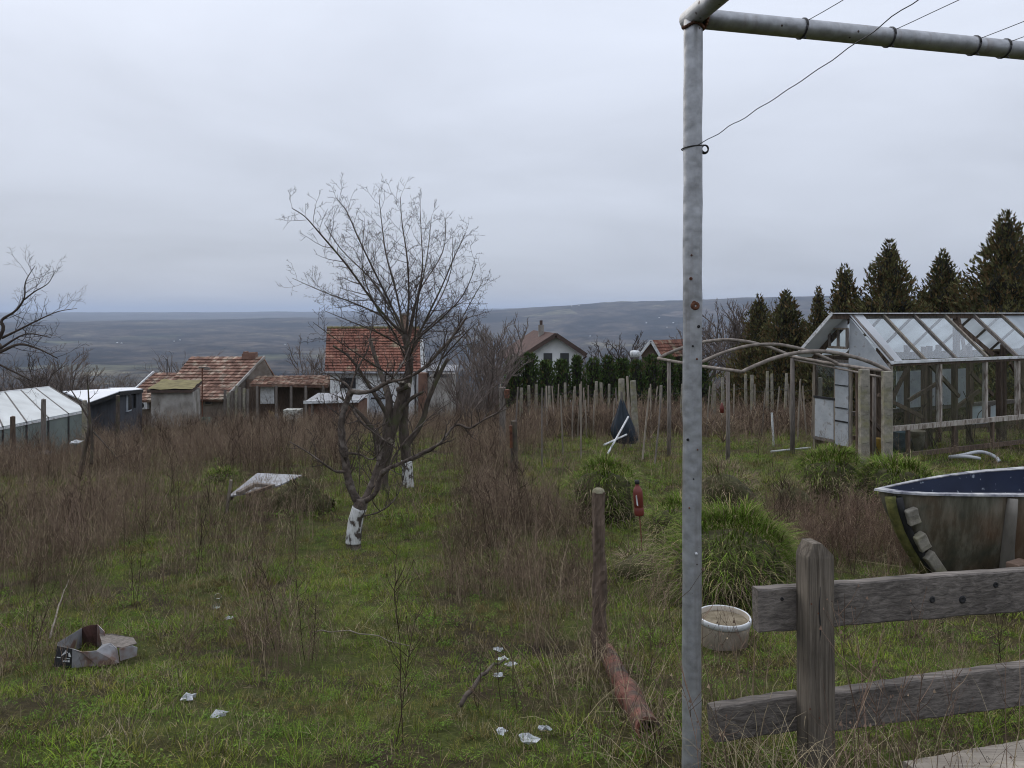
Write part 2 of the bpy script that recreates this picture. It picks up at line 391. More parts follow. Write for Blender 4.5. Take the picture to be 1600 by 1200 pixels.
def leaf_mat(name, stops, scale, vary=0.35, alt=None, altp=0.3, big=None):
    """foliage colour: patches across the field by world position, plus blade to blade difference"""
    m, N, L, b = new_mat(name); b.inputs['Roughness'].default_value = 0.9; b.inputs['Specular IOR Level'].default_value = 0.04
    g = N.new('ShaderNodeNewGeometry'); oi = N.new('ShaderNodeObjectInfo')
    nz = N.new('ShaderNodeTexNoise'); nz.inputs['Scale'].default_value = scale; nz.inputs['Detail'].default_value = 5; nz.inputs['Roughness'].default_value = 0.6
    L.new(g.outputs['Position'], nz.inputs['Vector'])
    rp = ramp(N, stops); L.new(nz.outputs['Fac'], rp.inputs[0]); col = rp.outputs[0]
    ad = N.new('ShaderNodeMath'); ad.operation = 'ADD'; L.new(g.outputs['Random Per Island'], ad.inputs[0]); L.new(oi.outputs['Random'], ad.inputs[1])
    fr = N.new('ShaderNodeMath'); fr.operation = 'FRACT'; L.new(ad.outputs[0], fr.inputs[0])
    if alt:
        lt = N.new('ShaderNodeMath'); lt.operation = 'LESS_THAN'; L.new(fr.outputs[0], lt.inputs[0]); lt.inputs[1].default_value = altp
        mx = N.new('ShaderNodeMix'); mx.data_type = 'RGBA'; L.new(lt.outputs[0], mx.inputs['Factor']); L.new(col, mx.inputs['A']); mx.inputs['B'].default_value = (*alt, 1); col = mx.outputs['Result']
    m5 = N.new('ShaderNodeMath'); m5.operation = 'MULTIPLY'; L.new(fr.outputs[0], m5.inputs[0]); m5.inputs[1].default_value = 7.13
    f5 = N.new('ShaderNodeMath'); f5.operation = 'FRACT'; L.new(m5.outputs[0], f5.inputs[0])
    mr_ = N.new('ShaderNodeMapRange'); L.new(f5.outputs[0], mr_.inputs[0]); mr_.inputs[3].default_value = 1 - vary; mr_.inputs[4].default_value = 1 + vary
    h = N.new('ShaderNodeHueSaturation'); L.new(mr_.outputs[0], h.inputs['Value']); L.new(col, h.inputs['Color']); L.new(h.outputs[0], b.inputs['Base Color'])
    return m
M['grass'] = leaf_mat('grass_blades', [(0.36, (0.13, 0.098, 0.042)), (0.43, (0.14, 0.138, 0.032)), (0.49, (0.105, 0.165, 0.022)), (0.55, (0.16, 0.225, 0.028)), (0.61, (0.15, 0.165, 0.03)), (0.69, (0.235, 0.215, 0.05))], 1.0, 0.6, (0.23, 0.18, 0.085), 0.24)
M['straw'] = leaf_mat('dry_grass', two((0.18, 0.145, 0.09), (0.34, 0.28, 0.18)), 1.2, 0.4, (0.07, 0.05, 0.035), 0.3)
M['weed'] = leaf_mat('dead_weed_stems', two((0.096, 0.066, 0.048), (0.255, 0.186, 0.136)), 0.7, 0.55, (0.36, 0.285, 0.19), 0.13)
M['redweed'] = leaf_mat('rust_brown_stems', two((0.112, 0.074, 0.054), (0.21, 0.145, 0.108)), 2.0, 0.5, (0.28, 0.205, 0.14), 0.14)
M['tuss'] = leaf_mat('tussock_blades', two((0.075, 0.12, 0.018), (0.13, 0.185, 0.030)), 3.0, 0.5, (0.26, 0.22, 0.10), 0.16)
M['clover'] = leaf_mat('low_leaves', two((0.055, 0.10, 0.018), (0.11, 0.16, 0.03)), 1.5, 0.5)

def tuft(n, lo, hi, spread, w, lean=0.7):
    mb = MB()
    for _ in range(n):
        a = rng.uniform(0, 6.283); r = spread * math.sqrt(rng.random())
        blade(mb, (math.cos(a) * r, math.sin(a) * r, -0.008), a + rng.uniform(-1.2, 1.2), rng.uniform(lo, hi), rng.uniform(0.05, lean), w * rng.uniform(0.7, 1.3), 3, rng.uniform(0.2, 1.1))
    return mb
def low_leaves(n, spread):
    mb = MB()
    for _ in range(n):
        a = rng.uniform(0, 6.283); r = spread * math.sqrt(rng.random()); c = Vector((math.cos(a) * r, math.sin(a) * r, rng.uniform(0.008, 0.035)))
        s = rng.uniform(0.004, 0.010); az = rng.uniform(0, 6.283); t = Vector((math.cos(az), math.sin(az), rng.uniform(-0.5, 0.6))) * s; q = Vector((-math.sin(az), math.cos(az), rng.uniform(-0.3, 0.3))) * s * 0.7
        mb.add([c - t, c + q, c + t, c - q], [(0, 1, 2, 3)])
    return mb
def stem(mb, pts, r):
    mb.tube(pts, [r * (1 - 0.6 * k / (len(pts) - 1)) for k in range(len(pts))], 3, False)
def weed(nst, h, spread, side, r=0.0022):
    mb = MB()
    for _ in range(nst):
        a = rng.uniform(0, 6.283); rr = spread * math.sqrt(rng.random()); p = Vector((math.cos(a) * rr, math.sin(a) * rr, -0.02))
        L_ = h * rng.uniform(0.55, 1.15); lean = rng.gauss(0, 0.16); la = rng.uniform(0, 6.283)
        dirv = Vector((math.cos(la) * lean, math.sin(la) * lean, 1)).normalized(); pts = [p]
        for k in range(4):
            dirv = (dirv + Vector((rng.gauss(0, 0.09), rng.gauss(0, 0.09), 0.02))).normalized(); pts.append(pts[-1] + dirv * L_ / 4)
        stem(mb, pts, r)
        for k in range(side):
            t = rng.uniform(0.3, 0.98) * 4; i = min(int(t), 3); q = pts[i].lerp(pts[i + 1], t - i)
            b = rng.uniform(0, 6.283); l2 = L_ * rng.uniform(0.08, 0.28)
            d2 = Vector((math.cos(b), math.sin(b), rng.uniform(0.6, 1.8))).normalized()
            q2 = q + d2 * l2 * 0.55; q3 = q2 + (d2 + Vector((0, 0, 0.5))).normalized() * l2 * 0.45
            stem(mb, [q, q2, q3], r * 0.6)
            if rng.random() < 0.5:       # dry seed head
                c = q3; s = rng.uniform(0.002, 0.005)
                mb.add([c + Vector((s, 0, 0)), c + Vector((-s * .5, s, 0)), c + Vector((-s * .5, -s, 0)), c + Vector((0, 0, s * 2.2))], [(0, 1, 3), (1, 2, 3), (2, 0, 3)])
    return mb
M['darkweed'] = leaf_mat('dark_weed_stems', two((0.035, 0.024, 0.018), (0.075, 0.05, 0.038)), 0.7, 0.4)
def bent(n):
    mb = MB()
    for _ in range(n):
        a = rng.uniform(0, 6.283); p = Vector((rng.gauss(0, .08), rng.gauss(0, .08), -.01)); d = Vector((math.cos(a), math.sin(a), 0)); L_ = rng.uniform(.25, .6); k_ = rng.uniform(.35, .8)
        q = p + (d * rng.uniform(.1, .4) + Vector((0, 0, 1))).normalized() * L_ * k_; stem(mb, [p, q, q + (d + Vector((0, 0, rng.uniform(-.9, .3)))).normalized() * L_ * (1 - k_) * 1.6], 0.0022)
    return mb
gcol = variant_collection('grass_tuft', [tuft(22, 0.03, 0.085, 0.065, 0.0040, 1.0) for _ in range(4)] + [tuft(16, 0.07, 0.17, 0.05, 0.0036, 1.0) for _ in range(2)]
                          + [tuft(16, 0.06, 0.18, 0.07, 0.0028, 1.4) for _ in range(2)] + [low_leaves(60, 0.075) for _ in range(2)],
                          [M['grass']] * 6 + [M['straw']] * 2 + [M['clover']] * 2)
wcol = variant_collection('weed_stalk', [weed(9, 0.55, 0.13, 9) for _ in range(5)] + [weed(13, 0.42, 0.12, 14, 0.0018) for _ in range(3)] + [bent(7) for _ in range(2)] + [weed(2, 0.85, 0.06, 16, 0.0032) for _ in range(2)], [M['weed']] * 6 + [M['redweed']] * 2 + [M['straw']] * 2 + [M['darkweed']] * 2)

# where the dead stalks stand, as ellipses on the field (column, row, half widths, weight in the photograph's frame, read off the ground)
WEED = [(200, 835, 235, 60, 1.2), (60, 880, 130, 60, 1.2), (40, 1000, 80, 80, .4), (100, 1120, 110, 80, .24), (340, 860, 90, 55, .55), (800, 830, 90, 115, 1.5), (858, 940, 66, 80, 1.7), (740, 705, 110, 36, .9),
        (835, 760, 60, 60, .7), (450, 1020, 75, 45, .6), (640, 985, 60, 45, .25), (90, 960, 110, 40, .45), (110, 1130, 90, 70, .22), (700, 930, 60, 50, .35),
        (1300, 850, 115, 50, 1.6), (1420, 880, 80, 40, 1.1), (940, 1100, 50, 70, .45), (1000, 690, 110, 22, .15), (1200, 690, 100, 18, .25), (400, 905, 70, 40, .35), (860, 1110, 60, 50, .3)]
def px_of(X, Y):
    z = gz_np(X, Y); return 800 + F * X / Y, HY - F * z / Y
def weed_w(X, Y):
    x, y = px_of(X, Y); w = np.full(X.shape, 0.04)
    for cx, cy_, rx, ry, wt in WEED:
        w = np.maximum(w, wt * np.clip(1.35 - np.hypot((x - cx) / rx, (y - cy_) / ry), 0, 1))
    band = np.where(x < 540, sstep(775, 745, y) if False else 1 - sstep(738, 770, y), 0) * 1.0
    band = np.maximum(band, np.where((x >= 520) & (x < 800), 1 - sstep(672, 700, y), 0))
    band = np.maximum(band, np.where(x >= 800, 1 - sstep(664, 676, y), 0))
    patch = np.array([mnoise.noise(Vector((a * 0.9, b * 0.9, 5.0))) for a, b in zip(X, Y)])
    return np.maximum(w, band) * np.clip(0.9 + 2.4 * patch, 0.04, 2.2)
def wedge(dlo, dhi, dens):
    n = int(dens * 0.5 * (dhi ** 2 - dlo ** 2) * 1.56)
    Y = np.sqrt(nrg.uniform(dlo ** 2, dhi ** 2, n)); X = nrg.uniform(-0.78, 0.78, n) * Y
    return X, Y
KEEP_OUT = []        # (X, Y, radius) bare spots under solid things
def put(name, parts, col, label, cat):
    pts, rot, sc, vi = [], [], [], []
    for X, Y, s, v, tilt in parts:
        keep = np.ones(len(X), bool)
        for (kx, ky, kr) in KEEP_OUT: keep &= np.hypot(X - kx, Y - ky) > kr
        X, Y, s, v = X[keep], Y[keep], s[keep], v[keep]; n = len(X)
        z = gz_np(X, Y) + CZ
        pts.append(np.stack([X, Y, z], -1)); rot.append(np.stack([nrg.normal(0, tilt, n), nrg.normal(0, tilt, n), nrg.uniform(0, 6.283, n)], -1))
        sc.append(np.stack([s, s, s * nrg.uniform(0.8, 1.2, n)], -1)); vi.append(v)
    return scatter(name, np.concatenate(pts), np.concatenate(rot), np.concatenate(sc), np.concatenate(vi), col, label, cat)

def make_meadow():
    gp = []
    for dlo, dhi, dens, smul in ((1.6, 4.5, 480, 0.62), (4.5, 9, 260, 0.85), (9, 16, 90, 1.5), (16, 32, 26, 2.0)):
        X, Y = wedge(dlo, dhi, dens); w = weed_w(X, Y)
        keep = nrg.random(len(X)) > np.clip(w * 0.75, 0, 0.8); X, Y, w = X[keep], Y[keep], w[keep]
        n = len(X); u = nrg.random(n)
        straw = 0.16 + 0.4 * np.clip(w, 0, 1)
        v = np.where(u < straw, nrg.integers(6, 8, n), np.where(u > 0.86, nrg.integers(8, 10, n), np.where(u > 0.78, nrg.integers(4, 6, n), nrg.integers(0, 4, n))))
        lush = np.array([mnoise.noise(Vector((a * 1.1, b * 1.1, 9.0))) for a, b in zip(X, Y)])
        s = smul * nrg.uniform(0.55, 1.15, n) * (1 + 0.45 * lush)
        gp.append((X, Y, s, v, 0.18))
    put('grass', gp, gcol, 'short green winter grass and moss covering the meadow', 'grass')
    wp = []
    for dlo, dhi, dens, smul in ((2.2, 6, 34, 0.75), (6, 12, 26, 0.95), (12, 20, 15, 1.25), (20, 34, 8, 1.5)):
        X, Y = wedge(dlo, dhi, dens * 1.6); w = weed_w(X, Y)
        keep = nrg.random(len(X)) < np.clip(w / 1.6, 0, 1); X, Y = X[keep], Y[keep]; n = len(X)
        x, y = px_of(X, Y); red = (np.hypot((x - 1330) / 190, (y - 860) / 80) < 1.1)
        v = np.where(red, nrg.integers(5, 8, n), nrg.integers(0, 6, n)); rr_ = nrg.random(n); v = np.where(rr_ < .13, nrg.integers(8, 10, n), np.where(rr_ > .9, nrg.integers(10, 12, n), v))
        s = smul * nrg.uniform(0.6, 1.2, n)
        wp.append((X, Y, s, v, 0.12))
    put('dead_weeds', wp, wcol, 'brown dead weed stalks standing in drifts across the meadow', 'weeds')
# ------------------------------------------------------------------ galvanised pipe frame with wires (foreground)
def pipe_mat():
    m, N, L, b = new_mat('silver_pipe_paint'); b.inputs['Metallic'].default_value = 0.55; b.inputs['Roughness'].default_value = 0.48
    t = N.new('ShaderNodeTexCoord').outputs['Object']
    n = N.new('ShaderNodeTexNoise'); n.inputs['Scale'].default_value = 22; n.inputs['Detail'].default_value = 8; n.inputs['Roughness'].default_value = 0.65; L.new(t, n.inputs['Vector'])
    r = ramp(N, [(0.28, (0.24, 0.24, 0.245)), (0.5, (0.34, 0.345, 0.355)), (0.72, (0.43, 0.435, 0.45))]); L.new(n.outputs['Fac'], r.inputs[0])
    # rust specks where the paint has pitted
    v = N.new('ShaderNodeTexVoronoi'); v.inputs['Scale'].default_value = 34; L.new(t, v.inputs['Vector'])
    pk = N.new('ShaderNodeTexNoise'); pk.inputs['Scale'].default_value = 5; pk.inputs['Detail'].default_value = 3; L.new(t, pk.inputs['Vector'])
    th = N.new('ShaderNodeMapRange'); L.new(pk.outputs['Fac'], th.inputs[0]); th.inputs[1].default_value = 0.52; th.inputs[2].default_value = 0.7; th.inputs[3].default_value = 0.0; th.inputs[4].default_value = 0.22
    lt = N.new('ShaderNodeMath'); lt.operation = 'LESS_THAN'; L.new(v.outputs['Distance'], lt.inputs[0]); L.new(th.outputs[0], lt.inputs[1])
    mx = N.new('ShaderNodeMix'); mx.data_type = 'RGBA'; L.new(lt.outputs[0], mx.inputs['Factor']); L.new(r.outputs[0], mx.inputs['A']); mx.inputs['B'].default_value = (0.045, 0.028, 0.02, 1)
    sm2 = N.new('ShaderNodeMapping'); sm2.inputs['Scale'].default_value = (38, 38, 1.3); L.new(t, sm2.inputs[0])
    n4 = N.new('ShaderNodeTexNoise'); n4.inputs['Scale'].default_value = 1.0; n4.inputs['Detail'].default_value = 7; L.new(sm2.outputs[0], n4.inputs['Vector'])
    sr = N.new('ShaderNodeMapRange'); L.new(n4.outputs['Fac'], sr.inputs[0]); sr.inputs[1].default_value = 0.55; sr.inputs[2].default_value = 0.8; sr.inputs[4].default_value = 0.55
    mx2 = N.new('ShaderNodeMix'); mx2.data_type = 'RGBA'; L.new(sr.outputs[0], mx2.inputs['Factor']); L.new(mx.outputs['Result'], mx2.inputs['A']); mx2.inputs['B'].default_value = (0.15, 0.115, 0.09, 1)
    L.new(mx2.outputs['Result'], b.inputs['Base Color'])
    v2 = N.new('ShaderNodeTexVoronoi'); v2.feature = 'SMOOTH_F1'; v2.inputs['Scale'].default_value = 30; L.new(t, v2.inputs['Vector'])
    sm = N.new('ShaderNodeMath'); sm.operation = 'ADD'; L.new(v2.outputs['Distance'], sm.inputs[0])
    n3 = N.new('ShaderNodeTexNoise'); n3.inputs['Scale'].default_value = 14; n3.inputs['Detail'].default_value = 4; L.new(t, n3.inputs['Vector']); L.new(n3.outputs['Fac'], sm.inputs[1])
    bp = N.new('ShaderNodeBump'); bp.inputs['Strength'].default_value = 0.55; bp.inputs['Distance'].default_value = 0.0055; L.new(sm.outputs[0], bp.inputs['Height']); L.new(bp.outputs[0], b.inputs['Normal'])
    return m
M['pipe'] = pipe_mat()
M['wire'] = pmat('dark_wire', two((0.03, 0.03, 0.033), (0.08, 0.075, 0.075)), 30, 0.6, metal=0.4)
PXD = 2.3
u_p = Vector((1.22, 0.28, 0)).normalized(); v_p = Vector((0.28, -1.22, 0)).normalized()
def pipe_frame():
    top = P(1083, 28, PXD); base = Vector((P(1080, 1200, PXD).x, PXD, gz(0.57, PXD) - 0.3))
    t = thing('pipe_frame', (base.x, base.y, base.z + 0.3), 'silver painted steel pipe frame with tall pole, crossbars and wires', 'pipe frame')
    n = 46; mb = MB()
    ps = [base.lerp(Vector((top.x, top.y, top.z + 0.0)), k / n) + Vector((math.sin(k * 0.9) * 0.0007, 0, 0)) for k in range(n + 1)]
    mb.tube(ps, [0.0300 + 0.0006 * math.sin(k * 2.3) + rng.uniform(-0.0004, 0.0004) for k in range(n + 1)], 28)
    pole = mb.build('pole', M['pipe'], t, smooth=True)
    mb = MB(); a = top + u_p * 0.032; mb.tube([a + u_p * k * 0.16 for k in range(16)], [0.031] * 16, 24); bar = mb.build('crossbar', M['pipe'], t, smooth=True)
    mb = MB(); a = top - v_p * 0.035 + Vector((0, 0, 0.004)); mb.tube([a + v_p * k * 0.2 for k in range(14)], [0.0315] * 14, 24); mb.build('crossbar', M['pipe'], t, smooth=True)
    mb = MB()     # weld bead round the joint
    for k in range(26):
        an = k / 26 * 6.283; c = top + Vector((math.cos(an) * 0.031, math.sin(an) * 0.031, -0.030 + 0.004 * math.sin(3 * an)))
        mb.lathe([(0.0005, -0.006), (0.0055, -0.003), (0.006, 0.002), (0.0005, 0.006)], c, 6)
    for k in range(22):
        an = k / 22 * 6.283; c = top + u_p * 0.034 + Vector((0, 0, 1)) * math.sin(an) * 0.033 + v_p * math.cos(an) * 0.033
        mb.lathe([(0.0005, -0.006), (0.0055, -0.003), (0.006, 0.002), (0.0005, 0.006)], c, 6)
    mb.build('weld', M['rust'], t, smooth=True)
    # drilled rusty holes and bolt on the pole
    for (x, y, s, mt) in ((1083, 478, 0.013, 'rust'), (1081, 473, 0.006, 'rust'), (1076, 436, 0.005, 'rust'), (1088, 510, 0.005, 'black'), (1072, 685, 0.004, 'black'), (1077, 400, 0.003, 'rust'), (1085, 560, 0.003, 'rust'), (1079, 540, 0.003, 'black'), (1074, 790, 0.0025, 'rust'), (1080, 745, 0.0022, 'black'), (1086, 700, 0.0022, 'rust')):
        c = P(x, y, PXD); c.y = PXD - math.sqrt(max(0.03 ** 2 - (c.x - ps[20].x) ** 2, 1e-5))
        m2 = MB(); m2.lathe([(s * 1.15, 0.004), (s, -0.003), (s * 0.55, -0.004), (0.0003, 0.002)], c, 12, (c - Vector((ps[20].x, PXD, c.z))).normalized() * -1); m2.build('rusty_hole' if mt == 'rust' else 'drilled_hole', M[mt], pole, smooth=True)
    c = P(1084, 860, PXD); c.y -= 0.030; m2 = MB(); m2.lathe([(0.0005, -0.004), (0.004, -0.003), (0.0045, 0.003), (0.0005, 0.004)], c, 8, (0, -1, 0)); m2.build('screw', M['white_paint'], pole, smooth=True)
    # ring hook at the side of the pole
    c = P(1101, 233, PXD); mb = MB()
    for q in range(3):
        rr = 0.0105 + 0.001 * q
        mb.tube([c + Vector((math.cos(k / 14 * 6.283) * rr, (q - 1) * 0.0045, math.sin(k / 14 * 6.283) * rr * 1.1)) for k in range(15)], 0.0026, 6)
    mb.build('wire_coil', M['black'], t, smooth=True)
    mb = MB(); cc = P(1081, 231, PXD)
    mb.tube([cc + Vector((math.cos(k / 20 * 6.283) * 0.0318, math.sin(k / 20 * 6.283) * 0.0318, 0.004 * math.cos(k / 20 * 6.283))) for k in range(21)], 0.0022, 6)
    mb.build('wire_tie', M['wire'], t, smooth=True)
    def wire(a, b, sag, wob):
        pts = []
        for k in range(33):
            f = k / 32; q = a.lerp(b, f); q.z -= sag * 4 * f * (1 - f)
            q += Vector((math.sin(f * 37 + wob), math.cos(f * 29 + wob), math.sin(f * 43 + wob * 2))) * 0.0022 * min(1, 6 * f)
            pts.append(q)
        m2 = MB(); m2.tube(pts, 0.0013, 5); m2.build('wire', M['wire'], t, smooth=True)
    for (x, y) in ((1252, 40), (1388, 54), (1520, 66), (1567, 68)):
        s = ((x - 800) / F * PXD - top.x) / (u_p.x - (x - 800) / F * u_p.y); q = top + u_p * s
        m2 = MB()
        for w in range(2):
            m2.tube([q + u_p * (0.003 * w + 0.003 * math.sin(k / 9 * 3.1)) + v_p * math.cos(k / 18 * 6.283) * 0.0335 + Vector((0, 0, math.sin(k / 18 * 6.283) * 0.0335)) for k in range(19)], 0.0019, 5)
        m2.tube([q + v_p * 0.02 - Vector((0, 0, 0.033)), q + v_p * 0.022 - Vector((0, 0, 0.041))], 0.003, 5)
        m2.build('wire_tie', M['wire'], t, smooth=True)
        wire(q + v_p * 0.033 + Vector((0, 0, 0.014)), q + v_p * 2.5 + Vector((0, 0, 0.03)), 0.03, x)
    p0 = P(1087, 230, PXD) + Vector((0, -0.03, 0)); wire(p0, P(1440, -6, 1.55), 0.012, 3.0)
    return t
pipe_frame()

# ------------------------------------------------------------------ plank fence in the foreground
def plank_mat(name, dark, light, ax):
    m, N, L, b = new_mat(name); b.inputs['Roughness'].default_value = 0.85; b.inputs['Specular IOR Level'].default_value = 0.25
    t = N.new('ShaderNodeTexCoord').outputs['Object']
    mp_ = N.new('ShaderNodeMapping'); mp_.inputs['Scale'].default_value = (1.1 if ax == 'x' else 30, 30, 30 if ax == 'x' else 1.1); L.new(t, mp_.inputs[0])
    n = N.new('ShaderNodeTexNoise'); n.inputs['Scale'].default_value = 3.2; n.inputs['Detail'].default_value = 10; n.inputs['Roughness'].default_value = 0.7; n.inputs['Distortion'].default_value = 0.6; L.new(mp_.outputs[0], n.inputs['Vector'])
    r = ramp(N, [(0.30, dark), (0.5, tuple((a + c) / 2 for a, c in zip(dark, light))), (0.68, light)]); L.new(n.outputs['Fac'], r.inputs[0])
    n2 = N.new('ShaderNodeTexNoise'); n2.inputs['Scale'].default_value = 4; n2.inputs['Detail'].default_value = 4; L.new(t, n2.inputs['Vector'])
    mr_ = N.new('ShaderNodeMapRange'); L.new(n2.outputs['Fac'], mr_.inputs[0]); mr_.inputs[1].default_value = 0.3; mr_.inputs[2].default_value = 0.7; mr_.inputs[3].default_value = 0.6; mr_.inputs[4].default_value = 1.25
    h = N.new('ShaderNodeHueSaturation'); L.new(mr_.outputs[0], h.inputs['Value']); L.new(r.outputs[0], h.inputs['Color']); L.new(h.outputs[0], b.inputs['Base Color'])
    bp = N.new('ShaderNodeBump'); bp.inputs['Strength'].default_value = 0.75; bp.inputs['Distance'].default_value = 0.006; L.new(n.outputs['Fac'], bp.inputs['Height']); L.new(bp.outputs[0], b.inputs['Normal'])
    return m
M['plank'] = plank_mat('grey_plank', (0.042, 0.036, 0.031), (0.235, 0.205, 0.18), 'x')
M['fpost'] = plank_mat('grey_post', (0.045, 0.035, 0.026), (0.23, 0.195, 0.155), 'z')
M['pale_plank'] = plank_mat('pale_plank', (0.24, 0.20, 0.16), (0.46, 0.41, 0.34), 'x')
def board(mb, a, b, c, d, th, back, n=26, jit=0.0022):
    """board with face corners a (left top) b (right top) c (right bottom) d (left bottom), th thick towards back; edges worn"""
    vs = []; fs = []; back = Vector(back).normalized() * th
    for k in range(n + 1):
        f = k / n; tp = a.lerp(b, f); bt = d.lerp(c, f); up = (tp - bt).normalized(); j1, j2 = rng.uniform(-jit, jit), rng.uniform(-jit, jit)
        tp = tp + up * j1; bt = bt + up * j2; e = 0.005
        vs += [bt + up * e, tp - up * e, tp + back * 0.12, tp + back * 0.9, tp + back - up * e, bt + back + up * e, bt + back * 0.9, bt + back * 0.1]
    for k in range(n):
        o = 8 * k
        for i in range(8): fs.append((o + i, o + (i + 1) % 8, o + 8 + (i + 1) % 8, o + 8 + i))
    fs.append(tuple(range(7, -1, -1))); fs.append(tuple(8 * n + i for i in range(8)))
    mb.add(vs, fs)
def plank_fence():
    fd = u_p.copy(); base = G(1275, 2.38)
    t = thing('plank_fence', base, 'weathered grey wooden fence with pointed post and two rough planks', 'fence')
    def on(x, y, off=0.0):      # a point on the fence line at photograph column x, row y
        k = (x - 800) / F; o = Vector((base.x, base.y + off, 0)); s = (k * o.y - o.x) / (fd.x - k * fd.y); d = o.y + s * fd.y
        return P(x, y, d)
    back = Vector((-fd.y, fd.x, 0))
    mb = MB(); board(mb, on(1184, 922, .035), on(1660, 886, .035), on(1660, 951, .035), on(1186, 990, .035), 0.036, back)
    pl = mb.build('plank', M['plank'], t)
    for (x, y, s) in ((1457, 937, 0.010), (1504, 937, 0.012), (1556, 914, 0.009), (1222, 936, 0.005)):
        c = on(x, y, .034); m2 = MB(); m2.lathe([(s * 1.25, 0.002), (s, -0.0025), (s * 0.5, -0.0015), (0.0004, 0.001)], c, 12, back); m2.build('knot', M['black'], pl, smooth=True)
    mb = MB(); board(mb, on(1114, 1108, .035), on(1252, 1086, .035), on(1252, 1142, .035), on(1118, 1162, .035), 0.042, back, 10)
    mb.build('plank', M['plank'], t)
    mb = MB(); board(mb, on(1256, 1090, .037), on(1660, 1032, .037), on(1660, 1096, .037), on(1256, 1150, .037), 0.042, back)
    mb.build('plank', M['plank'], t)
    # post with chamfered tip
    w = 0.048; vs = []; fs = []; rows = [(-0.25, 1, 1), (0.0, 1, 1), (0.2, 1.02, 1), (0.4, 1, 1), (0.55, 0.99, 1), (P(0, 868, 2.38).z - base.z, 1.0, 1), (P(0, 864, 2.38).z - base.z, 0.97, 0.97), (P(0, 845, 2.38).z - base.z, 0.33, 0.85)]
    for (z, a, b) in rows:
        lean = -0.006 * z
        for (sx, sy) in ((-1, -.92), (-.95, -1), (.95, -1), (1, -.92), (1, .92), (.95, 1), (-.95, 1), (-1, .92)):
            vs.append(base + fd * (sx * w * a + lean + rng.uniform(-.0008, .0008) - (0.012 if z > 0.66 and a < 0.5 else 0)) + back * (sy * 0.035 * b) + Vector((0, 0, z + (rng.uniform(-.002, .002) if z > 0.5 else 0))))
    for k in range(len(rows) - 1):
        for i in range(8): fs.append((8 * k + i, 8 * k + (i + 1) % 8, 8 * k + 8 + (i + 1) % 8, 8 * k + 8 + i))
    fs.append(tuple(8 * (len(rows) - 1) + i for i in range(8)))
    mb = MB(); mb.add(vs, fs); post = mb.build('post', M['fpost'], t)
    m2 = MB(); cx = P(1266, 0, 2.36)      # long drying crack
    pts = [base + fd * (-0.011 + 0.002 * math.sin(k)) - back * 0.0352 + Vector((0, 0, 0.42 + 0.022 * k)) for k in range(9)]
    m2.tube(pts, [0.0006, .0016, .002, .0026, .002, .0024, .0016, .001, .0005], 5); m2.build('crack', M['black'], post)
    for (x, y) in ((1268, 944), (1280, 960), (1266, 1108), (1282, 1124)):
        c = P(x, y, 2.335); c.y = (base - back * 0.036).y + (c.x - base.x) * fd.y / fd.x * 1.0; m2 = MB(); m2.lathe([(0.0003, -0.002), (0.003, -0.0015), (0.0032, 0.002)], c, 8, back); m2.build('nail', M['rust'], post)
    return t
plank_fence()
def loose_plank():
    mb = MB(); a = G(1435, 2.25, 0.05); b = G(1680, 2.42, 0.065)
    d = (b - a).normalized(); s = Vector((-d.y, d.x, 0)) * 0.06
    board(mb, a + s, b + s, b - s, a - s, 0.03, (0, 0, -1), 18, 0.003)
    o = mb.build('plank', M['pale_plank']); tag(o, 'pale loose plank lying in the grass under the fence', 'plank')
loose_plank()

# ------------------------------------------------------------------ knobbly wooden post, rust-red pipe, bucket, bottle on a rod
def rough_post(name, b, top, r, mat, n=10, seg=18, jit=0.12, capm=None, label='', cat='post', group=None, sq=0.0):
    mb = MB(); vs = []; fs = []
    for k in range(seg + 1):
        f = k / seg; c = b.lerp(top, f); rr = r * (1.12 - 0.24 * f)
        for i in range(n):
            a = 2 * math.pi * i / n; q = rr * (1 + jit * mnoise.noise(Vector((math.cos(a) * 1.4, math.sin(a) * 1.4, f * 7 + b.x))) + jit * 0.5 * rng.uniform(-1, 1))
            if sq: q *= 1 + sq * (abs(math.cos(2 * a)) * -0.25 + 0.12)
            vs.append(c + Vector((math.cos(a) * q, math.sin(a) * q, 0)))
    for k in range(seg):
        for i in range(n): fs.append((k * n + i, k * n + (i + 1) % n, (k + 1) * n + (i + 1) % n, (k + 1) * n + i))
    vs.append(top + Vector((0, 0, r * 0.35))); fs += [(seg * n + i, seg * n + (i + 1) % n, len(vs) - 1) for i in range(n)]
    mb.add(vs, fs); return mb
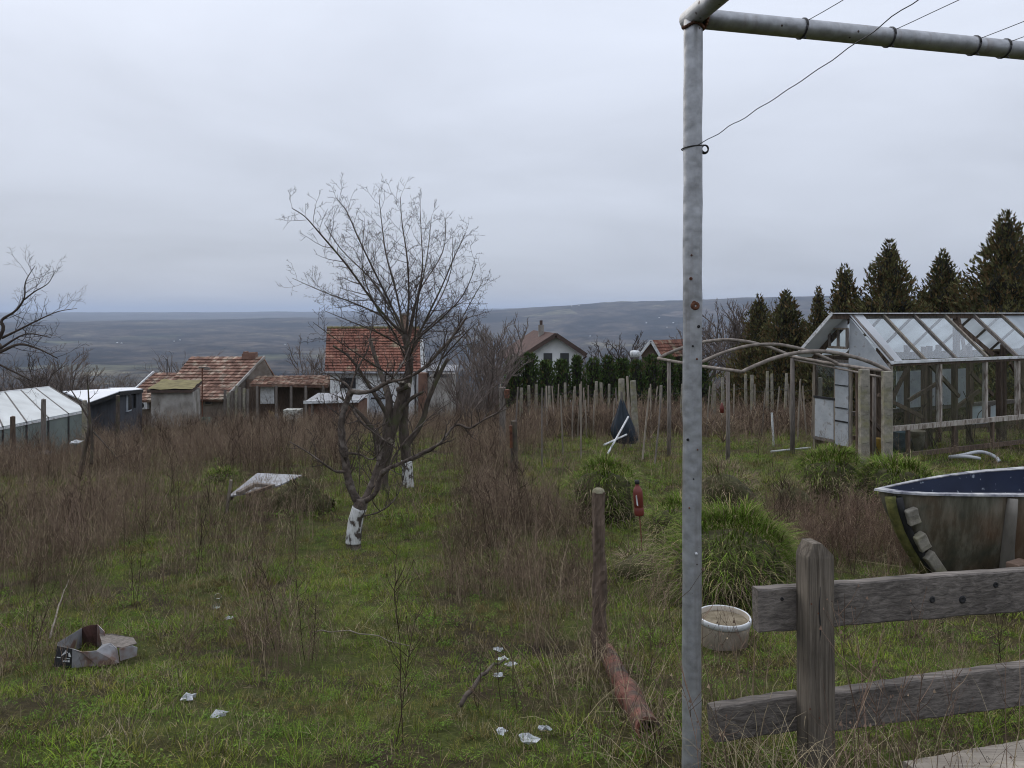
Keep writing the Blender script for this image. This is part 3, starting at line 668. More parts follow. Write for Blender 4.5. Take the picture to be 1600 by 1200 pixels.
def near_things():
    b = G(937, 3.9, -0.15); top = P(935, 768, 3.9)
    t = thing('wooden_post', G(937, 3.9), 'cracked bare wooden post with a pale mossy top beside the rust-red pipe', 'post')
    rough_post('', b, top, 0.038, None, 14, 44, 0.24).build('shaft', M['brown_wood'], t, smooth=False)
    mb = MB(); mb.lathe([(0.034, -0.004), (0.031, 0.010), (0.018, 0.018), (0.001, 0.022)], top, 14); mb.build('moss_cap', M['moss'], t, smooth=True)
    # pipe lying on the ground
    a = G(948, 4.0, 0.09); c = G(1014, 2.62, 0.06); n = 24; pts = [a.lerp(c, k / n) for k in range(n + 1)]
    for p in pts: p.z = gz(p.x, p.y) + 0.04
    t = thing('clay_pipe', G(980, 3.3), 'rust-red clay drain pipe half sunk in grass at the post foot', 'pipe')
    d = (c - a).normalized(); mb = MB(); rad = [0.046 + (0.011 if abs(k - 15) < 2 else 0) for k in range(n + 1)]
    mb.tube(pts, rad, 20, False); mb.tube(pts[::-1], [0.036] * (n + 1), 20, False)
    vs = []; m2 = MB(); mb.build('pipe_wall', M['clay'], t, smooth=True)
    for p in (pts[0], pts[-1]):
        q = Vector((0, 0, 1)); m2 = MB(); m2.lathe([(0.036, 0), (0.046, 0)], p, 20, d); m2.build('pipe_rim', M['clay'], t)
    # bucket
    c = G(1131, 4.2, -0.02); t = thing('bucket', c, 'white plastic bucket with dirty sides standing in grass behind the pole', 'bucket')
    h = P(0, 962, 4.2).z - c.z
    mb = MB(); mb.lathe([(0.001, 0.0), (0.125, 0.0), (0.128, 0.01), (0.146, h - 0.05), (0.146, h), (0.141, h), (0.138, h - 0.05), (0.118, 0.02), (0.001, 0.02)], c, 40); body = mb.build('bucket_wall', M['bucket'], t, smooth=True)
    mb = MB(); mb.lathe([(0.146, h - 0.030), (0.153, h - 0.028), (0.153, h - 0.003), (0.150, h + 0.003), (0.143, h + 0.002), (0.1415, h - 0.015)], c, 40); mb.build('rim', M['white_paint'], t, smooth=True)
    mb = MB(); mb.lathe([(0.141, h - 0.026), (0.09, h - 0.02), (0.001, h - 0.022)], c, 30); mb.build('contents', M['earth_fill'], t, smooth=True)
    KEEP_OUT.extend([(c.x, c.y, 0.2), (c.x - .04, c.y - .2, .13)])
    # bottle on a rod
    b = G(1004, 7.0); t = thing('bottle_on_rod', b, 'red plastic bottle upended on a thin rod among the tussocks', 'bottle')
    lo = P(999, 805, 7.0); hi = P(995, 747, 7.0); ax = (hi - lo).normalized()
    mb = MB(); mb.lathe([(0.004, 0), (0.042, 0.0), (0.046, 0.008), (0.046, 0.07), (0.043, 0.075), (0.043, 0.085), (0.046, 0.09), (0.046, 0.225), (0.040, 0.25), (0.026, 0.275), (0.018, 0.29), (0.018, 0.31)], lo, 24, ax); mb.build('bottle_wall', M['red_plastic'], t, smooth=True)
    mb = MB(); mb.lathe([(0.020, 0.305), (0.024, 0.306), (0.024, 0.338), (0.012, 0.342), (0.001, 0.343)], lo, 16, ax); mb.build('cap', M['black'], t, smooth=True)
    mb = MB(); s = Vector((1, 0, 0)); f = Vector((0, -0.0485, 0)); z = ax
    mb.quad(lo + f + s * -0.026 + z * 0.11, lo + f + s * -0.012 + z * 0.10, lo + f + s * -0.018 + z * 0.21, lo + f + s * -0.032 + z * 0.2); mb.build('sticker', M['white_paint'], t)
    mb = MB(); mb.tube([b - Vector((0, 0, 0.15)), b.lerp(lo, 0.5) + Vector((0.004, 0, 0)), lo + ax * 0.1], 0.0065, 6); mb.build('rod', M['rust'], t, smooth=True)
M['earth_fill'] = pmat('bucket_earth', two((0.10, 0.08, 0.05), (0.24, 0.20, 0.14)), 18, 1.0, 0.8, 60)
M['moss'] = pmat('moss', two((0.12, 0.11, 0.065), (0.27, 0.25, 0.175)), 20, 1.0, 0.6, 80)
M['clay'] = pmat('clay_pipe', [(0.3, (0.035, 0.016, 0.012)), (0.5, (0.13, 0.045, 0.03)), (0.7, (0.22, 0.09, 0.06))], 12, 0.7, 0.9, 40, dirt=((0.045, 0.035, 0.026), 7, 0.44, 0.6))
M['bucket'] = pmat('dirty_bucket', two((0.22, 0.185, 0.14), (0.40, 0.35, 0.285)), 6, 0.7, 0.1, stretch=(1, 1, 0.4), dirt=((0.15, 0.115, 0.08), 6, 0.45, 0.68))
M['red_plastic'] = pmat('red_plastic', two((0.09, 0.014, 0.010), (0.17, 0.03, 0.02)), 5, 0.5, spec=0.5)
near_things()

# ------------------------------------------------------------------ grass tussocks
def tussock(name, c, rad, h, n, label, cat='tussock', dead=False, group=None):
    t = thing(name, c, label, cat, group)
    mb = MB(); prof = []
    for k in range(8):
        f = k / 7; prof.append((rad * 0.66 * (max(0.0, 1 - f ** 2.6)) ** 0.5 * (0.82 + 0.18 * min(1, f * 3)) + 0.002, h * 0.70 * f - 0.05))
    mb.lathe(prof, c, 18)
    mb.v = [tuple(Vector(v) + Vector((mnoise.noise(Vector(v) * 3.3) * 0.22 * rad, mnoise.noise(Vector(v) * 3.3 + Vector((7, 0, 0))) * 0.22 * rad, mnoise.noise(Vector(v) * 6) * 0.04))) for v in mb.v]
    mb.build('root_mass', M['mound'], t, smooth=True)
    def blades(cnt, mat, nm, lo, hi, w, f0, f1, drop):
        m2 = MB()
        for _ in range(cnt):
            a = rng.uniform(0, 6.283); f = rng.uniform(f0, f1) if rng.random() < 0.75 else rng.uniform(f0, 1.0)
            rr = rad * (0.73 + 0.22 * mnoise.noise(Vector((math.cos(a) * 1.6, math.sin(a) * 1.6, f * 1.5 + c.x)))) * math.sqrt(max(0.02, 1 - f ** 2.6)) * rng.uniform(0.85, 1.03); z = h * 0.78 * f
            if rng.random() < 0.55 and f1 > .9:
                uu = math.sqrt(rng.random()) * .97; rr = rad * .74 * uu; f = (1 - uu * uu) ** (1 / 2.6); z = h * .80 * f - .05
            p = c + Vector((math.cos(a) * rr, math.sin(a) * rr, z)); p = p + Vector((mnoise.noise(p * 3.3), mnoise.noise(p * 3.3 + Vector((7, 0, 0))), 0)) * .22 * rad
            if mnoise.noise(p * 5.5) < -.42: continue
            blade(m2, p, a + rng.gauss(0, 0.6), rad * rng.uniform(lo, hi) * (0.8 if f > .82 else 1), (rng.uniform(0.1, 1.0) if f > 0.82 else rng.uniform(0.7, 1.25) + 0.7 * (0.82 - f)), w, 4, rng.uniform(0.35, drop))
        o_ = m2.build(nm, mat, t); o_['kind'] = 'stuff'; return o_
    if dead:
        blades(n // 2, M['straw'], 'dry_blades', 0.25, 0.6, 0.005, 0.1, 1.0, 1.4); blades(n // 3, M['weed'], 'dead_blades', 0.25, 0.6, 0.006, 0.0, 0.95, 1.4); blades(n // 6, M['tuss'], 'green_blades', 0.2, 0.4, 0.005, 0.8, 1.0, 1.0)
    else:
        blades(int(n * 1.25), M['tuss'], 'green_blades', 0.18, 0.46, 0.0066 * max(1, c.y / 6.5), 0.12, 1.0, 1.6)
        blades(int(n * 0.6), M['straw'], 'dry_blades', 0.22, 0.55, 0.0052 * max(1, c.y / 7), 0.0, 0.6, 1.6)
    KEEP_OUT.append((c.x, c.y, rad * 0.5))
    return t
M['mound'] = pmat('root_mass', two((0.03, 0.026, 0.012), (0.075, 0.075, 0.028)), 14, 1.0, 0.9, 30)
tussock('grass_tussock', G(1142, 5.5), 0.66, 0.80, 3000, 'largest green grass tussock, behind the white bucket')
tussock('grass_tussock', G(1062, 7.6), 0.50, 0.66, 1200, 'shaggy low tussock just behind the red bottle')
tussock('grass_tussock', G(945, 9.6), 0.62, 1.0, 1500, 'upright green tussock behind the cracked wooden post')
tussock('grass_tussock', G(1130, 9.8), 0.60, 0.80, 1200, 'half-dead tussock with dark earthy top behind the largest tussock', dead=True)
tussock('grass_tussock', G(1302, 10.8), 0.70, 0.95, 1700, 'round dense green tussock in front of the greenhouse door')
tussock('grass_tussock', G(1405, 10.4), 0.80, 0.72, 1600, 'low spreading green tussock under the concrete posts')
tussock('grass_tussock', G(1240, 9.9), 0.36, 0.5, 500, 'small dark dead tussock left of the round green one', dead=True)
tussock('grass_tussock', G(1000, 6.5), 0.30, 0.3, 450, 'small flattened tussock at the foot of the bottle rod', dead=True)
tussock('grass_tussock', G(345, 13.2), 0.5, 0.28, 500, 'flat dark green clump in the brown weeds behind the grey panel')
def heap():
    t = thing('turf_heap', G(472, 9.9), 'long heap of dead brown turf beside the grey panel', 'heap')
    c0 = G(472, 9.9); mb = MB(); n = 10; m = 22; vs = []; fs = []
    for k in range(m + 1):
        f = k / m; c = G(408 + 112 * f, 9.9); w = 0.20 * (0.25 + math.sin(math.pi * min(max(f, 0.03), 0.97)) ** 0.4); hh = 0.34 * (0.2 + math.sin(math.pi * min(max(f, .03), .97)) ** 0.5) * (1 - 0.15 * math.sin(f * 9))
        for i in range(n + 1):
            a = math.pi * i / n; nz = 1 + 0.35 * mnoise.noise(Vector((f * 9, a * 2, 1.0)))
            vs.append(c + Vector((0, -math.cos(a) * w * nz, math.sin(a) * hh * nz - 0.03)))
    for k in range(m):
        for i in range(n): fs.append((k * (n + 1) + i, k * (n + 1) + i + 1, (k + 1) * (n + 1) + i + 1, (k + 1) * (n + 1) + i))
    mb.add(vs, fs); mb.build('earth', M['mound'], t, smooth=True)
    for nm, mt, cnt in (('dry_blades', 'straw', 420), ('dead_blades', 'weed', 420), ('green_blades', 'tuss', 130)):
        m2 = MB()
        for _ in range(cnt):
            v = Vector(rng.choice(vs)); out = v - G(800 + v.x / v.y * F, 9.9)
            blade(m2, v, rng.uniform(0, 6.28) if out.y > 0 else -1.57 + rng.gauss(0, 0.6), rng.uniform(0.08, 0.26), rng.uniform(0.2, 1.5), 0.006, 3, rng.uniform(0.3, 1.4))
        o_ = m2.build(nm, M[mt], t); o_['kind'] = 'stuff'
heap()

# ------------------------------------------------------------------ fallen grey panel, torn carton, scraps
M['panel'] = pmat('grey_sheet', two((0.19, 0.195, 0.21), (0.30, 0.305, 0.325)), 3, 0.7, 0.1, dirt=((0.15, 0.14, 0.13), 5, 0.5, 0.75))
def panel():
    t = thing('fallen_panel', G(410, 10.6), 'tilted light grey sheet panel lying on the grass before the brown weeds', 'panel')
    a, b, c, d = P(357, 775, 10.1), P(402, 741, 11.3), P(472, 742, 11.2), P(436, 758, 10.4)
    b.z += .02; mb = MB(); mb.slab([a, P(400, 768, 10.15), d, c, b], (0, 0, -0.02)); sh = mb.build('sheet', M['panel'], t)
    for k in range(0):
        f = (k + 1) / 10; p = b.lerp(c, f) + Vector((0, 0, 0.006)); q = a.lerp(d, f) + Vector((0, 0, 0.012)); m2 = MB(); m2.beam(p.lerp(q, 0.03), p.lerp(q, 0.72), 0.012, 0.01); m2.build('rib', M['panel'], sh)
    mb = MB(); mb.beam(a + Vector((0, 0, -.04)), b + Vector((0, 0, -.04)), 0.05, 0.05); mb.build('batten', M['pale_stake'], t)
    mb = MB(); mb.beam(P(372, 771, 10.0), P(398, 757, 10.3), 0.07, 0.05); mb.beam(P(398, 757, 10.3), P(428, 760, 10.2), 0.07, 0.05); mb.build('batten', M['old_wood'], t)
    mb = MB(); mb.beam(P(384, 774, 9.95), P(424, 760, 10.1), 0.06, 0.04); mb.build('batten', M['brown_wood'], t)
    mb = MB(); mb.beam(G(353, 10.0, -.05), P(361, 750, 10.0), 0.045, 0.03); o = mb.build('short_stake', M['pale_stake']); tag(o, 'short pale stake leaning at the corner of the grey panel', 'stake')
panel()
def carton_mat():
    m = pmat('carton_print', two((0.010, 0.010, 0.012), (0.03, 0.03, 0.034)), 12, 0.5); return m
M['carton_dark'] = carton_mat(); M['carton_in'] = pmat('carton_inside', two((0.15, 0.148, 0.15), (0.34, 0.34, 0.35)), 9, 0.6, dirt=((0.16, 0.10, 0.08), 9, 0.5, 0.62))
M['carton_red'] = pmat('soil_red', two((0.045, 0.024, 0.02), (0.10, 0.05, 0.042)), 14, 0.95, 0.6)
def carton():
    d = 4.0; b = G(150, d); t = thing('torn_carton', b, 'torn black and white printed carton sagging open in the grass', 'carton')
    p = lambda x, y, dd: P(x, y, dd)
    A, B, Cc, D = p(83, 1036, 3.92), p(90, 1005, 3.94), p(113, 1012, 3.84), p(112, 1040, 3.84)
    rim_l, rim_m, rim_r = p(90, 1003, 4.0), p(128, 980, 4.28), p(152, 977, 4.3)
    def plate(nm, pts, mt, th=(0.0, 0.006, -0.001)):
        m2 = MB(); m2.slab(pts, th); return m2.build(nm, M[mt], t)
    plate('back_wall', [p(90, 1004, 4.0), p(128, 981, 4.3), p(128, 1030, 4.32), p(92, 1034, 4.02)], 'carton_in')
    plate('back_wall', [p(128, 981, 4.3), p(140, 977, 4.31), p(152, 976, 4.3), p(151, 1024, 4.31), p(128, 1030, 4.32)], 'carton_red')
    plate('side_wall', [p(152, 976, 4.3), p(163, 987, 4.2), p(165, 1025, 4.18), p(151, 1024, 4.31)], 'carton_in')
    plate('end_wall', [p(90, 1004, 4.0), p(89, 1010, 3.88), p(83, 1042, 3.88), p(84, 1042, 4.0)], 'carton_dark')
    f = plate('front_wall', [p(89, 1009, 3.88), p(113, 1014, 3.84), p(112, 1044, 3.84), p(84, 1042, 3.87)], 'carton_dark')
    plate('front_wall', [p(113, 1014, 3.84), p(128, 1019, 3.83), p(150, 1017, 3.85), p(152, 1040, 3.85), p(112, 1044, 3.838)], 'carton_in')
    plate('front_wall', [p(150, 1017, 3.85), p(160, 1007, 3.9), p(172, 1005, 3.92), p(182, 1013, 3.9), p(186, 1036, 3.88), p(152, 1042, 3.848)], 'carton_in')
    plate('front_wall', [p(186, 1014, 3.88), p(206, 1009, 3.92), p(214, 1012, 3.94), p(213, 1025, 3.93), p(188, 1033, 3.88)], 'carton_in')
    plate('flap', [p(155, 990, 4.26), p(176, 990, 4.2), p(208, 996, 4.1), p(214, 1005, 4.0), p(190, 1012, 3.93), p(160, 1008, 4.0)], 'old_wood', (0, 0.004, -0.006))
    plate('bottom', [p(92, 1037, 4.0), p(128, 1033, 4.3), p(165, 1030, 4.2), p(186, 1036, 3.9), p(112, 1042, 3.86)], 'carton_red')
    # printed mountain mark and bars of lettering
    def on(u, v): return p(89, 1009, 3.88).lerp(p(113, 1014, 3.84), u).lerp(p(84, 1042, 3.87).lerp(p(112, 1044, 3.84), u), v) + Vector((0, -0.002, 0))
    m2 = MB(); m2.add([on(.35, .42), on(.62, .10), on(.78, .24), on(.86, .20), on(.97, .42), on(.80, .42), on(.70, .30), on(.60, .42)], [(0, 1, 6, 7), (1, 2, 6), (2, 3, 4, 5)]); m2.build('printed_mark', M['white_paint'], f)
    m2 = MB()
    for (u0, u1, v0, v1) in ((.1, .9, .50, .54), (.3, .42, .60, .70), (.46, .58, .60, .70), (.62, .72, .60, .70), (.76, .88, .60, .70)): m2.quad(on(u0, v1), on(u1, v1), on(u1, v0), on(u0, v0))
    m2.build('printed_lettering', M['white_paint'], f)
    KEEP_OUT.append((b.x, b.y + .1, 0.12))
carton()
M['scrap'] = pmat('white_plastic_scrap', two((0.30, 0.31, 0.32), (0.52, 0.54, 0.55)), 20, 0.6)
def crumple(c, s, seed):
    r = random.Random(seed); mb = MB(); n = 9; prof = []; vs = []; fs = []
    for k in range(5):
        f = k / 4
        for i in range(n):
            a = 6.283 * i / n; q = s * math.sin(math.pi * (0.08 + 0.84 * f)) * r.uniform(0.35, 1.45); vs.append(c + Vector((math.cos(a) * q * 1.3, math.sin(a) * q, s * (0.7 * f - 0.25) + r.uniform(-.3, .3) * s)))
    for k in range(4):
        for i in range(n): fs.append((k * n + i, k * n + (i + 1) % n, (k + 1) * n + (i + 1) % n, (k + 1) * n + i))
    fs.append(tuple(4 * n + i for i in range(n))); mb.add(vs, fs); return mb
def d_of(x, y):
    lo, hi = 1.5, 34.0
    for _ in range(50):
        m = (lo + hi) / 2; q = G(x, m)
        if HY - (q.z - CZ) / m * F > y: lo = m
        else: hi = m
    return lo
scr = [(778, 1020, 'uppermost of the four white scraps clustered in the grass', .022), (786, 1035, 'second highest of the four clustered white scraps', .022), (798, 1044, 'white scrap at the right end of the four-piece cluster', .022), (778, 1062, 'lowest of the four clustered white scraps, beside a dry stalk', .022),
       (357, 970, 'small white scrap in the grass below the tilted glass jar', .02), (293, 1097, 'white film scrap low in the grass right of the carton', .028), (341, 1125, 'grey-white film scrap in the grass near the bottom edge', .026),
       (784, 1150, 'faint white scrap at the left of the bottom three', .018), (822, 1163, 'longest white scrap near the bottom, left of the clay pipe', .03), (850, 1146, 'white scrap nearest the clay pipe', .02)]
for i, (x, y, lb, s) in enumerate(scr):
    dd = d_of(x, y); c = G(x, dd, 0.018); o = crumple(c, s, i).build('plastic_scrap', M['scrap']); tag(o, lb, 'scrap', 'white litter scraps in the grass')
# ------------------------------------------------------------------ bare trees
def grow(mb, p, d, length, r, level, maxl, up=0.25, spread=0.75, kids=5, wob=0.16, ratio=0.55):
    seg = 4 if level < maxl else 3
    pts = [p.copy()]; d = d.normalized()
    for k in range(seg):
        d = (d + Vector((rng.gauss(0, wob), rng.gauss(0, wob), rng.gauss(0, wob) + up * 0.35))).normalized(); pts.append(pts[-1] + d * length / seg)
    mb.tube(pts, [max(r * (1 - 0.72 * k / seg), 0.0021) for k in range(seg + 1)], 5 if level == 0 else (4 if level == 1 else 3), False)
    if level < maxl:
        for i in range(kids):
            t = (0.22 + 0.78 * (i + rng.random()) / kids) * seg; j = min(int(t), seg - 1); q = pts[j].lerp(pts[j + 1], t - j)
            a = (pts[j + 1] - pts[j]).normalized(); s = Vector((rng.gauss(0, 1), rng.gauss(0, 1), rng.gauss(0, 1))); s = (s - a * s.dot(a)).normalized()
            grow(mb, q, a * (1 - spread * 0.45) + s * spread + Vector((0, 0, up)), length * ratio * rng.uniform(0.6, 1.2) * (1.1 - 0.4 * t / seg), r * 0.55, level + 1, maxl, up, spread, max(2, kids - 1), wob, ratio)
def limb_path(pts, sub=4): return smooth_path([P(*p) for p in pts], sub)
def spawn(mb, path, r0, r1, space, length, levels, start=0.25, up=0.3, spread=0.8, kids=4, ratio=0.5):
    tot = sum((path[i + 1] - path[i]).length for i in range(len(path) - 1)); acc = 0.0; nxt = tot * start + space * rng.random()
    for i in range(len(path) - 1):
        a, b = path[i], path[i + 1]; l = (b - a).length
        while nxt < acc + l:
            f = (nxt - acc) / l; q = a.lerp(b, f); ax = (b - a).normalized(); s = Vector((rng.gauss(0, 1), rng.gauss(0, 1), rng.gauss(0, 1))); s = (s - ax * s.dot(ax)).normalized()
            g = nxt / tot; rr = (r0 + (r1 - r0) * g)
            grow(mb, q, ax * 0.6 + s * spread + Vector((0, 0, up)), length * rng.uniform(0.5, 1.25) * (1.15 - 0.5 * g), min(rr * 0.5, 0.0085), 1, levels, up, spread, kids, 0.15, ratio)
            nxt += space * rng.uniform(0.6, 1.4)
        acc += l
def tubes(mb, path, r0, r1, n=9, knob=0.12):
    m = len(path); mb.tube(path, [(r0 + (r1 - r0) * k / (m - 1)) * (1 + knob * mnoise.noise(path[k] * 9.0)) for k in range(m)], n)

def front_tree():
    base = G(552, 8.0); t = thing('fruit_tree', base, 'low crooked fruit tree with whitewashed trunk foot nearest in the meadow', 'tree', 'bare fruit trees')
    mb = MB(); path = smooth_path([base - Vector((0, 0, .12)), P(553, 836, 8.0), P(556, 812, 8.0), P(563, 790, 8.0), P(566, 780, 8.0)]); m = len(path)
    mb.tube(path, [0.085 - 0.012 * k / m + 0.006 * mnoise.noise(path[k] * 11) for k in range(m)], 14); trunk = mb.build('trunk', M['limb'], t, smooth=True)
    mb = MB(); pw = smooth_path([P(552, 848, 8.0), P(553, 836, 8.0), P(556, 812, 8.0), P(562, 793, 8.0)]); mb.tube(pw, [0.088 - 0.010 * k / len(pw) + 0.006 * mnoise.noise(pw[k] * 11) for k in range(len(pw))], 16); mb.build('whitewash', M['whitewash'], t, smooth=True)
    L_ = [([(563, 792, 8), (548, 762, 8), (542, 735, 8.0), (536, 695, 8.0), (533, 662, 8.0), (540, 632, 8.0), (549, 611, 8)], .062, .036),
          ([(548, 612, 8), (578, 612, 7.9), (606, 597, 7.85), (632, 592, 7.8), (662, 575, 7.75), (690, 545, 7.7), (712, 520, 7.7), (730, 494, 7.7)], .036, .011),
          ([(608, 597, 7.85), (622, 578, 7.9), (633, 560, 8.0), (640, 540, 8.1)], .018, .006),
          ([(549, 612, 8), (540, 600, 8.0), (528, 594, 8.1), (508, 592, 8.2)], .022, .006),
          ([(565, 788, 8), (577, 765, 8.1), (584, 742, 8.2), (592, 715, 8.3), (588, 690, 8.4)], .045, .02),
          ([(566, 786, 8), (586, 772, 7.9), (592, 752, 7.9), (600, 736, 7.85), (626, 724, 7.8), (660, 708, 7.75), (688, 692, 7.7), (712, 664, 7.7), (734, 669, 7.7), (756, 656, 7.65), (792, 638, 7.6)], .036, .010),
          ([(606, 736, 7.85), (618, 710, 7.9), (640, 682, 7.9), (668, 655, 7.9), (692, 636, 7.9)], .016, .005),
          ([(570, 806, 7.95), (592, 800, 7.8), (612, 786, 7.7), (626, 762, 7.7), (637, 718, 7.7)], .014, .005),
          ([(544, 736, 8), (526, 737, 7.9), (505, 724, 7.85), (480, 706, 7.8), (452, 690, 7.8)], .022, .005),
          ([(541, 708, 8), (562, 710, 7.95), (580, 718, 7.9), (592, 708, 7.85), (602, 690, 7.8)], .016, .006),
          ([(560, 772, 7.95), (562, 740, 7.9), (560, 700, 7.9), (562, 652, 7.9)], .008, .003), ([(543, 730, 8), (537, 690, 7.9), (530, 640, 7.9), (524, 600, 7.9)], .007, .003),
          ([(552, 640, 8), (565, 660, 7.9), (590, 680, 7.9), (618, 700, 7.9)], .02, .008), ([(545, 618, 8), (556, 580, 8.1), (575, 545, 8.2), (580, 510, 8.3)], .016, .005)]
    tw = MB()
    for pts, r0, r1 in L_:
        path = limb_path(pts); m2 = MB(); tubes(m2, path, r0 * .78, r1 * .75, 9, 0.55); m2.build('limb', M['limb'], t, smooth=True)
        spawn(tw, path, r0, r1, 0.085, 0.36, 3, 0.2, 0.35, 0.9, 3)
    tw.build('crown', M['twig'], t)
front_tree()

def old_tree():
    base = G(596, 12.0); t = thing('fruit_tree', base, 'old dark leaning fruit tree with broken hollow trunk', 'tree', 'bare fruit trees')
    D = 12.0; mb = MB(); path = smooth_path([base - Vector((0, 0, .15)), P(595, 745, D), P(601, 712, D), P(608, 682, D), (P(618, 650, D))[:] and P(620, 648, D), P(628, 615, D), P(631, 602, D)]); m = len(path)
    mb.tube(path, [(0.135 - 0.07 * k / m) * (1 + 0.25 * mnoise.noise(path[k] * 6)) for k in range(m)], 14); mb.build('trunk', M['bark'], t, smooth=True)
    tw = MB()
    for pts, r0, r1 in [([(606, 700, D), (604, 665, D), (608, 630, D), (603, 605, D + .2), (590, 570, D + .5), (578, 530, D + .8)], .085, .03), ([(600, 700, D), (578, 665, D - .2), (556, 640, D - .3), (530, 620, D - .4)], .05, .012),
                        ([(612, 670, D), (600, 640, D - .2), (575, 600, D - .4), (548, 560, D - .6), (520, 540, D - .7)], .045, .012), ([(620, 650, D), (640, 625, D - .1), (662, 612, D - .2)], .05, .02), ([(596, 730, D), (588, 700, D - .3), (584, 670, D - .4)], .06, .02)]:
        path = limb_path(pts); m2 = MB(); tubes(m2, path, r0, r1, 9, 0.25); m2.build('limb', M['bark'], t, smooth=True); spawn(tw, path, r0, r1, 0.22, 0.5, 3, 0.3, 0.35, 0.9, 3)
    for (x0, y0, x1, y1, r) in ((622, 610, 640, 602, .055), (606, 688, 614, 694, .06), (594, 690, 586, 672, .05), (629, 606, 628, 596, .05)):    # sawn stubs
        a, b = P(x0, y0, D - .12), P(x1, y1, D - .22); m2 = MB(); m2.tube([a, a.lerp(b, .5), b], [r, r * .9, r * .85], 9, True); st = m2.build('sawn_stub', M['bark'], t); m2 = MB(); m2.lathe([(r * .8, 0.004), (0.002, 0.006)], b, 10, (b - a)); m2.build('cut_face', M['pale_stake'], st)
    tw.build('crown', M['twig'], t)
old_tree()

def crown_tree():
    base = G(637, 12.2); D = 12.2; t = thing('fruit_tree', base, 'tallest bare fruit tree with wide domed crown and slim whitewashed trunk', 'tree', 'bare fruit trees')
    mb = MB(); path = smooth_path([base - Vector((0, 0, .1)), P(637, 740, D), P(635, 715, D), P(632, 692, D)]); mb.tube(path, [0.095 - 0.012 * k / len(path) + .006 * mnoise.noise(path[k] * 9) for k in range(len(path))], 12); mb.build('trunk', M['bark'], t, smooth=True)
    mb = MB(); path = smooth_path([P(637.5, 762, D), P(637, 740, D), P(635.2, 718, D)]); mb.tube(path, [0.101 - 0.012 * k / len(path) + .006 * mnoise.noise(path[k] * 9) for k in range(len(path))], 14); mb.build('whitewash', M['whitewash'], t, smooth=True)
    S = [([(633, 700, D), (630, 665, D), (634, 620, D), (639, 585, D), (639, 555, D), (632, 522, D)], .085, .055), ([(633, 698, D), (648, 678, D), (662, 652, D), (668, 628, D), (684, 590, D), (700, 560, D)], .055, .03)]
    Lm = [([(632, 524, D), (608, 500, D), (575, 462, D - .2), (530, 402, D - .5), (480, 345, D - .8), (455, 318, D - .9), (432, 304, D - 1)], .036, .006),
          ([(628, 515, D), (590, 488, D), (545, 468, D + .3), (500, 452, D + .5), (465, 438, D + .6), (433, 424, D + .7)], .026, .005),
          ([(632, 520, D), (604, 462, D), (575, 405, D - .3), (548, 350, D - .5), (530, 310, D - .6), (510, 285, D - .6)], .030, .005),
          ([(633, 525, D), (618, 450, D + .2), (600, 385, D + .4), (592, 330, D + .5), (587, 284, D + .5)], .03, .005),
          ([(634, 530, D), (640, 460, D - .2), (637, 390, D - .4), (628, 330, D - .5), (625, 285, D - .5)], .03, .005),
          ([(638, 545, D), (650, 480, D + .3), (664, 410, D + .6), (662, 350, D + .8), (660, 300, D + .9)], .028, .005),
          ([(640, 560, D), (668, 500, D - .2), (698, 440, D - .5), (722, 385, D - .6), (742, 345, D - .6)], .03, .005),
          ([(686, 588, D), (704, 548, D), (728, 505, D + .2), (752, 462, D + .3), (772, 428, D + .3)], .026, .005),
          ([(640, 556, D), (672, 512, D + .3), (712, 478, D + .7), (758, 455, D + 1.0)], .024, .005),
          ([(634, 610, D), (604, 585, D - .4), (560, 560, D - .9), (515, 532, D - 1.2), (470, 500, D - 1.4)], .026, .005),
          ([(638, 570, D), (650, 530, D - .7), (655, 470, D - 1.2), (672, 390, D - 1.5), (680, 320, D - 1.6)], .026, .005),
          ([(634, 560, D), (615, 520, D - .7), (580, 470, D - 1.2), (558, 410, D - 1.4), (560, 340, D - 1.5)], .026, .005),
          ([(634, 540, D), (620, 490, D + .7), (575, 430, D + 1.2), (540, 370, D + 1.5)], .024, .005), ([(640, 540, D), (690, 470, D + .9), (715, 410, D + 1.3), (718, 350, D + 1.4)], .024, .005),
          ([(700, 560, D), (720, 540, D - .3), (745, 515, D - .5), (762, 500, D - .6)], .02, .005), ([(632, 640, D), (600, 620, D + .3), (560, 590, D + .6), (520, 580, D + .8)], .022, .005),
          ([(634, 545, D), (590, 520, D - .5), (540, 500, D - .9), (490, 480, D - 1.1)], .024, .005), ([(640, 540, D), (690, 500, D - .8), (735, 455, D - 1.2), (760, 400, D - 1.3)], .024, .005), ([(636, 540, D), (655, 455, D), (700, 380, D + .2), (705, 320, D + .3)], .024, .005), ([(632, 530, D), (585, 440, D + .6), (520, 375, D + .9), (490, 330, D + 1.0)], .024, .005), ([(684, 590, D), (715, 560, D + .5), (760, 530, D + .8)], .02, .005)]
    Lm = [([(630 + (x - 630) * .88, 540 + (y - 540) * (.91 if y < 540 else 1), d) for x, y, d in pts], r0, r1) for pts, r0, r1 in Lm]
    tw = MB()
    for pts, r0, r1 in S:
        m2 = MB(); path = limb_path(pts); tubes(m2, path, r0, r1, 10, 0.2); m2.build('stem', M['bark'], t, smooth=True); spawn(tw, path, .02, .012, 0.2, 0.6, 3, 0.3, 0.3, 0.9, 3)
    for pts, r0, r1 in Lm:
        m2 = MB(); path = limb_path(pts); tubes(m2, path, r0 * .7, r1 * .8, 7, 0.2); m2.build('limb', M['bark'], t, smooth=True); spawn(tw, path, r0 * .68, r1, 0.105, 0.6, 3, 0.14, 0.2, 1.0, 4, 0.48)
    tw.build('crown', M['twig'], t)
crown_tree()

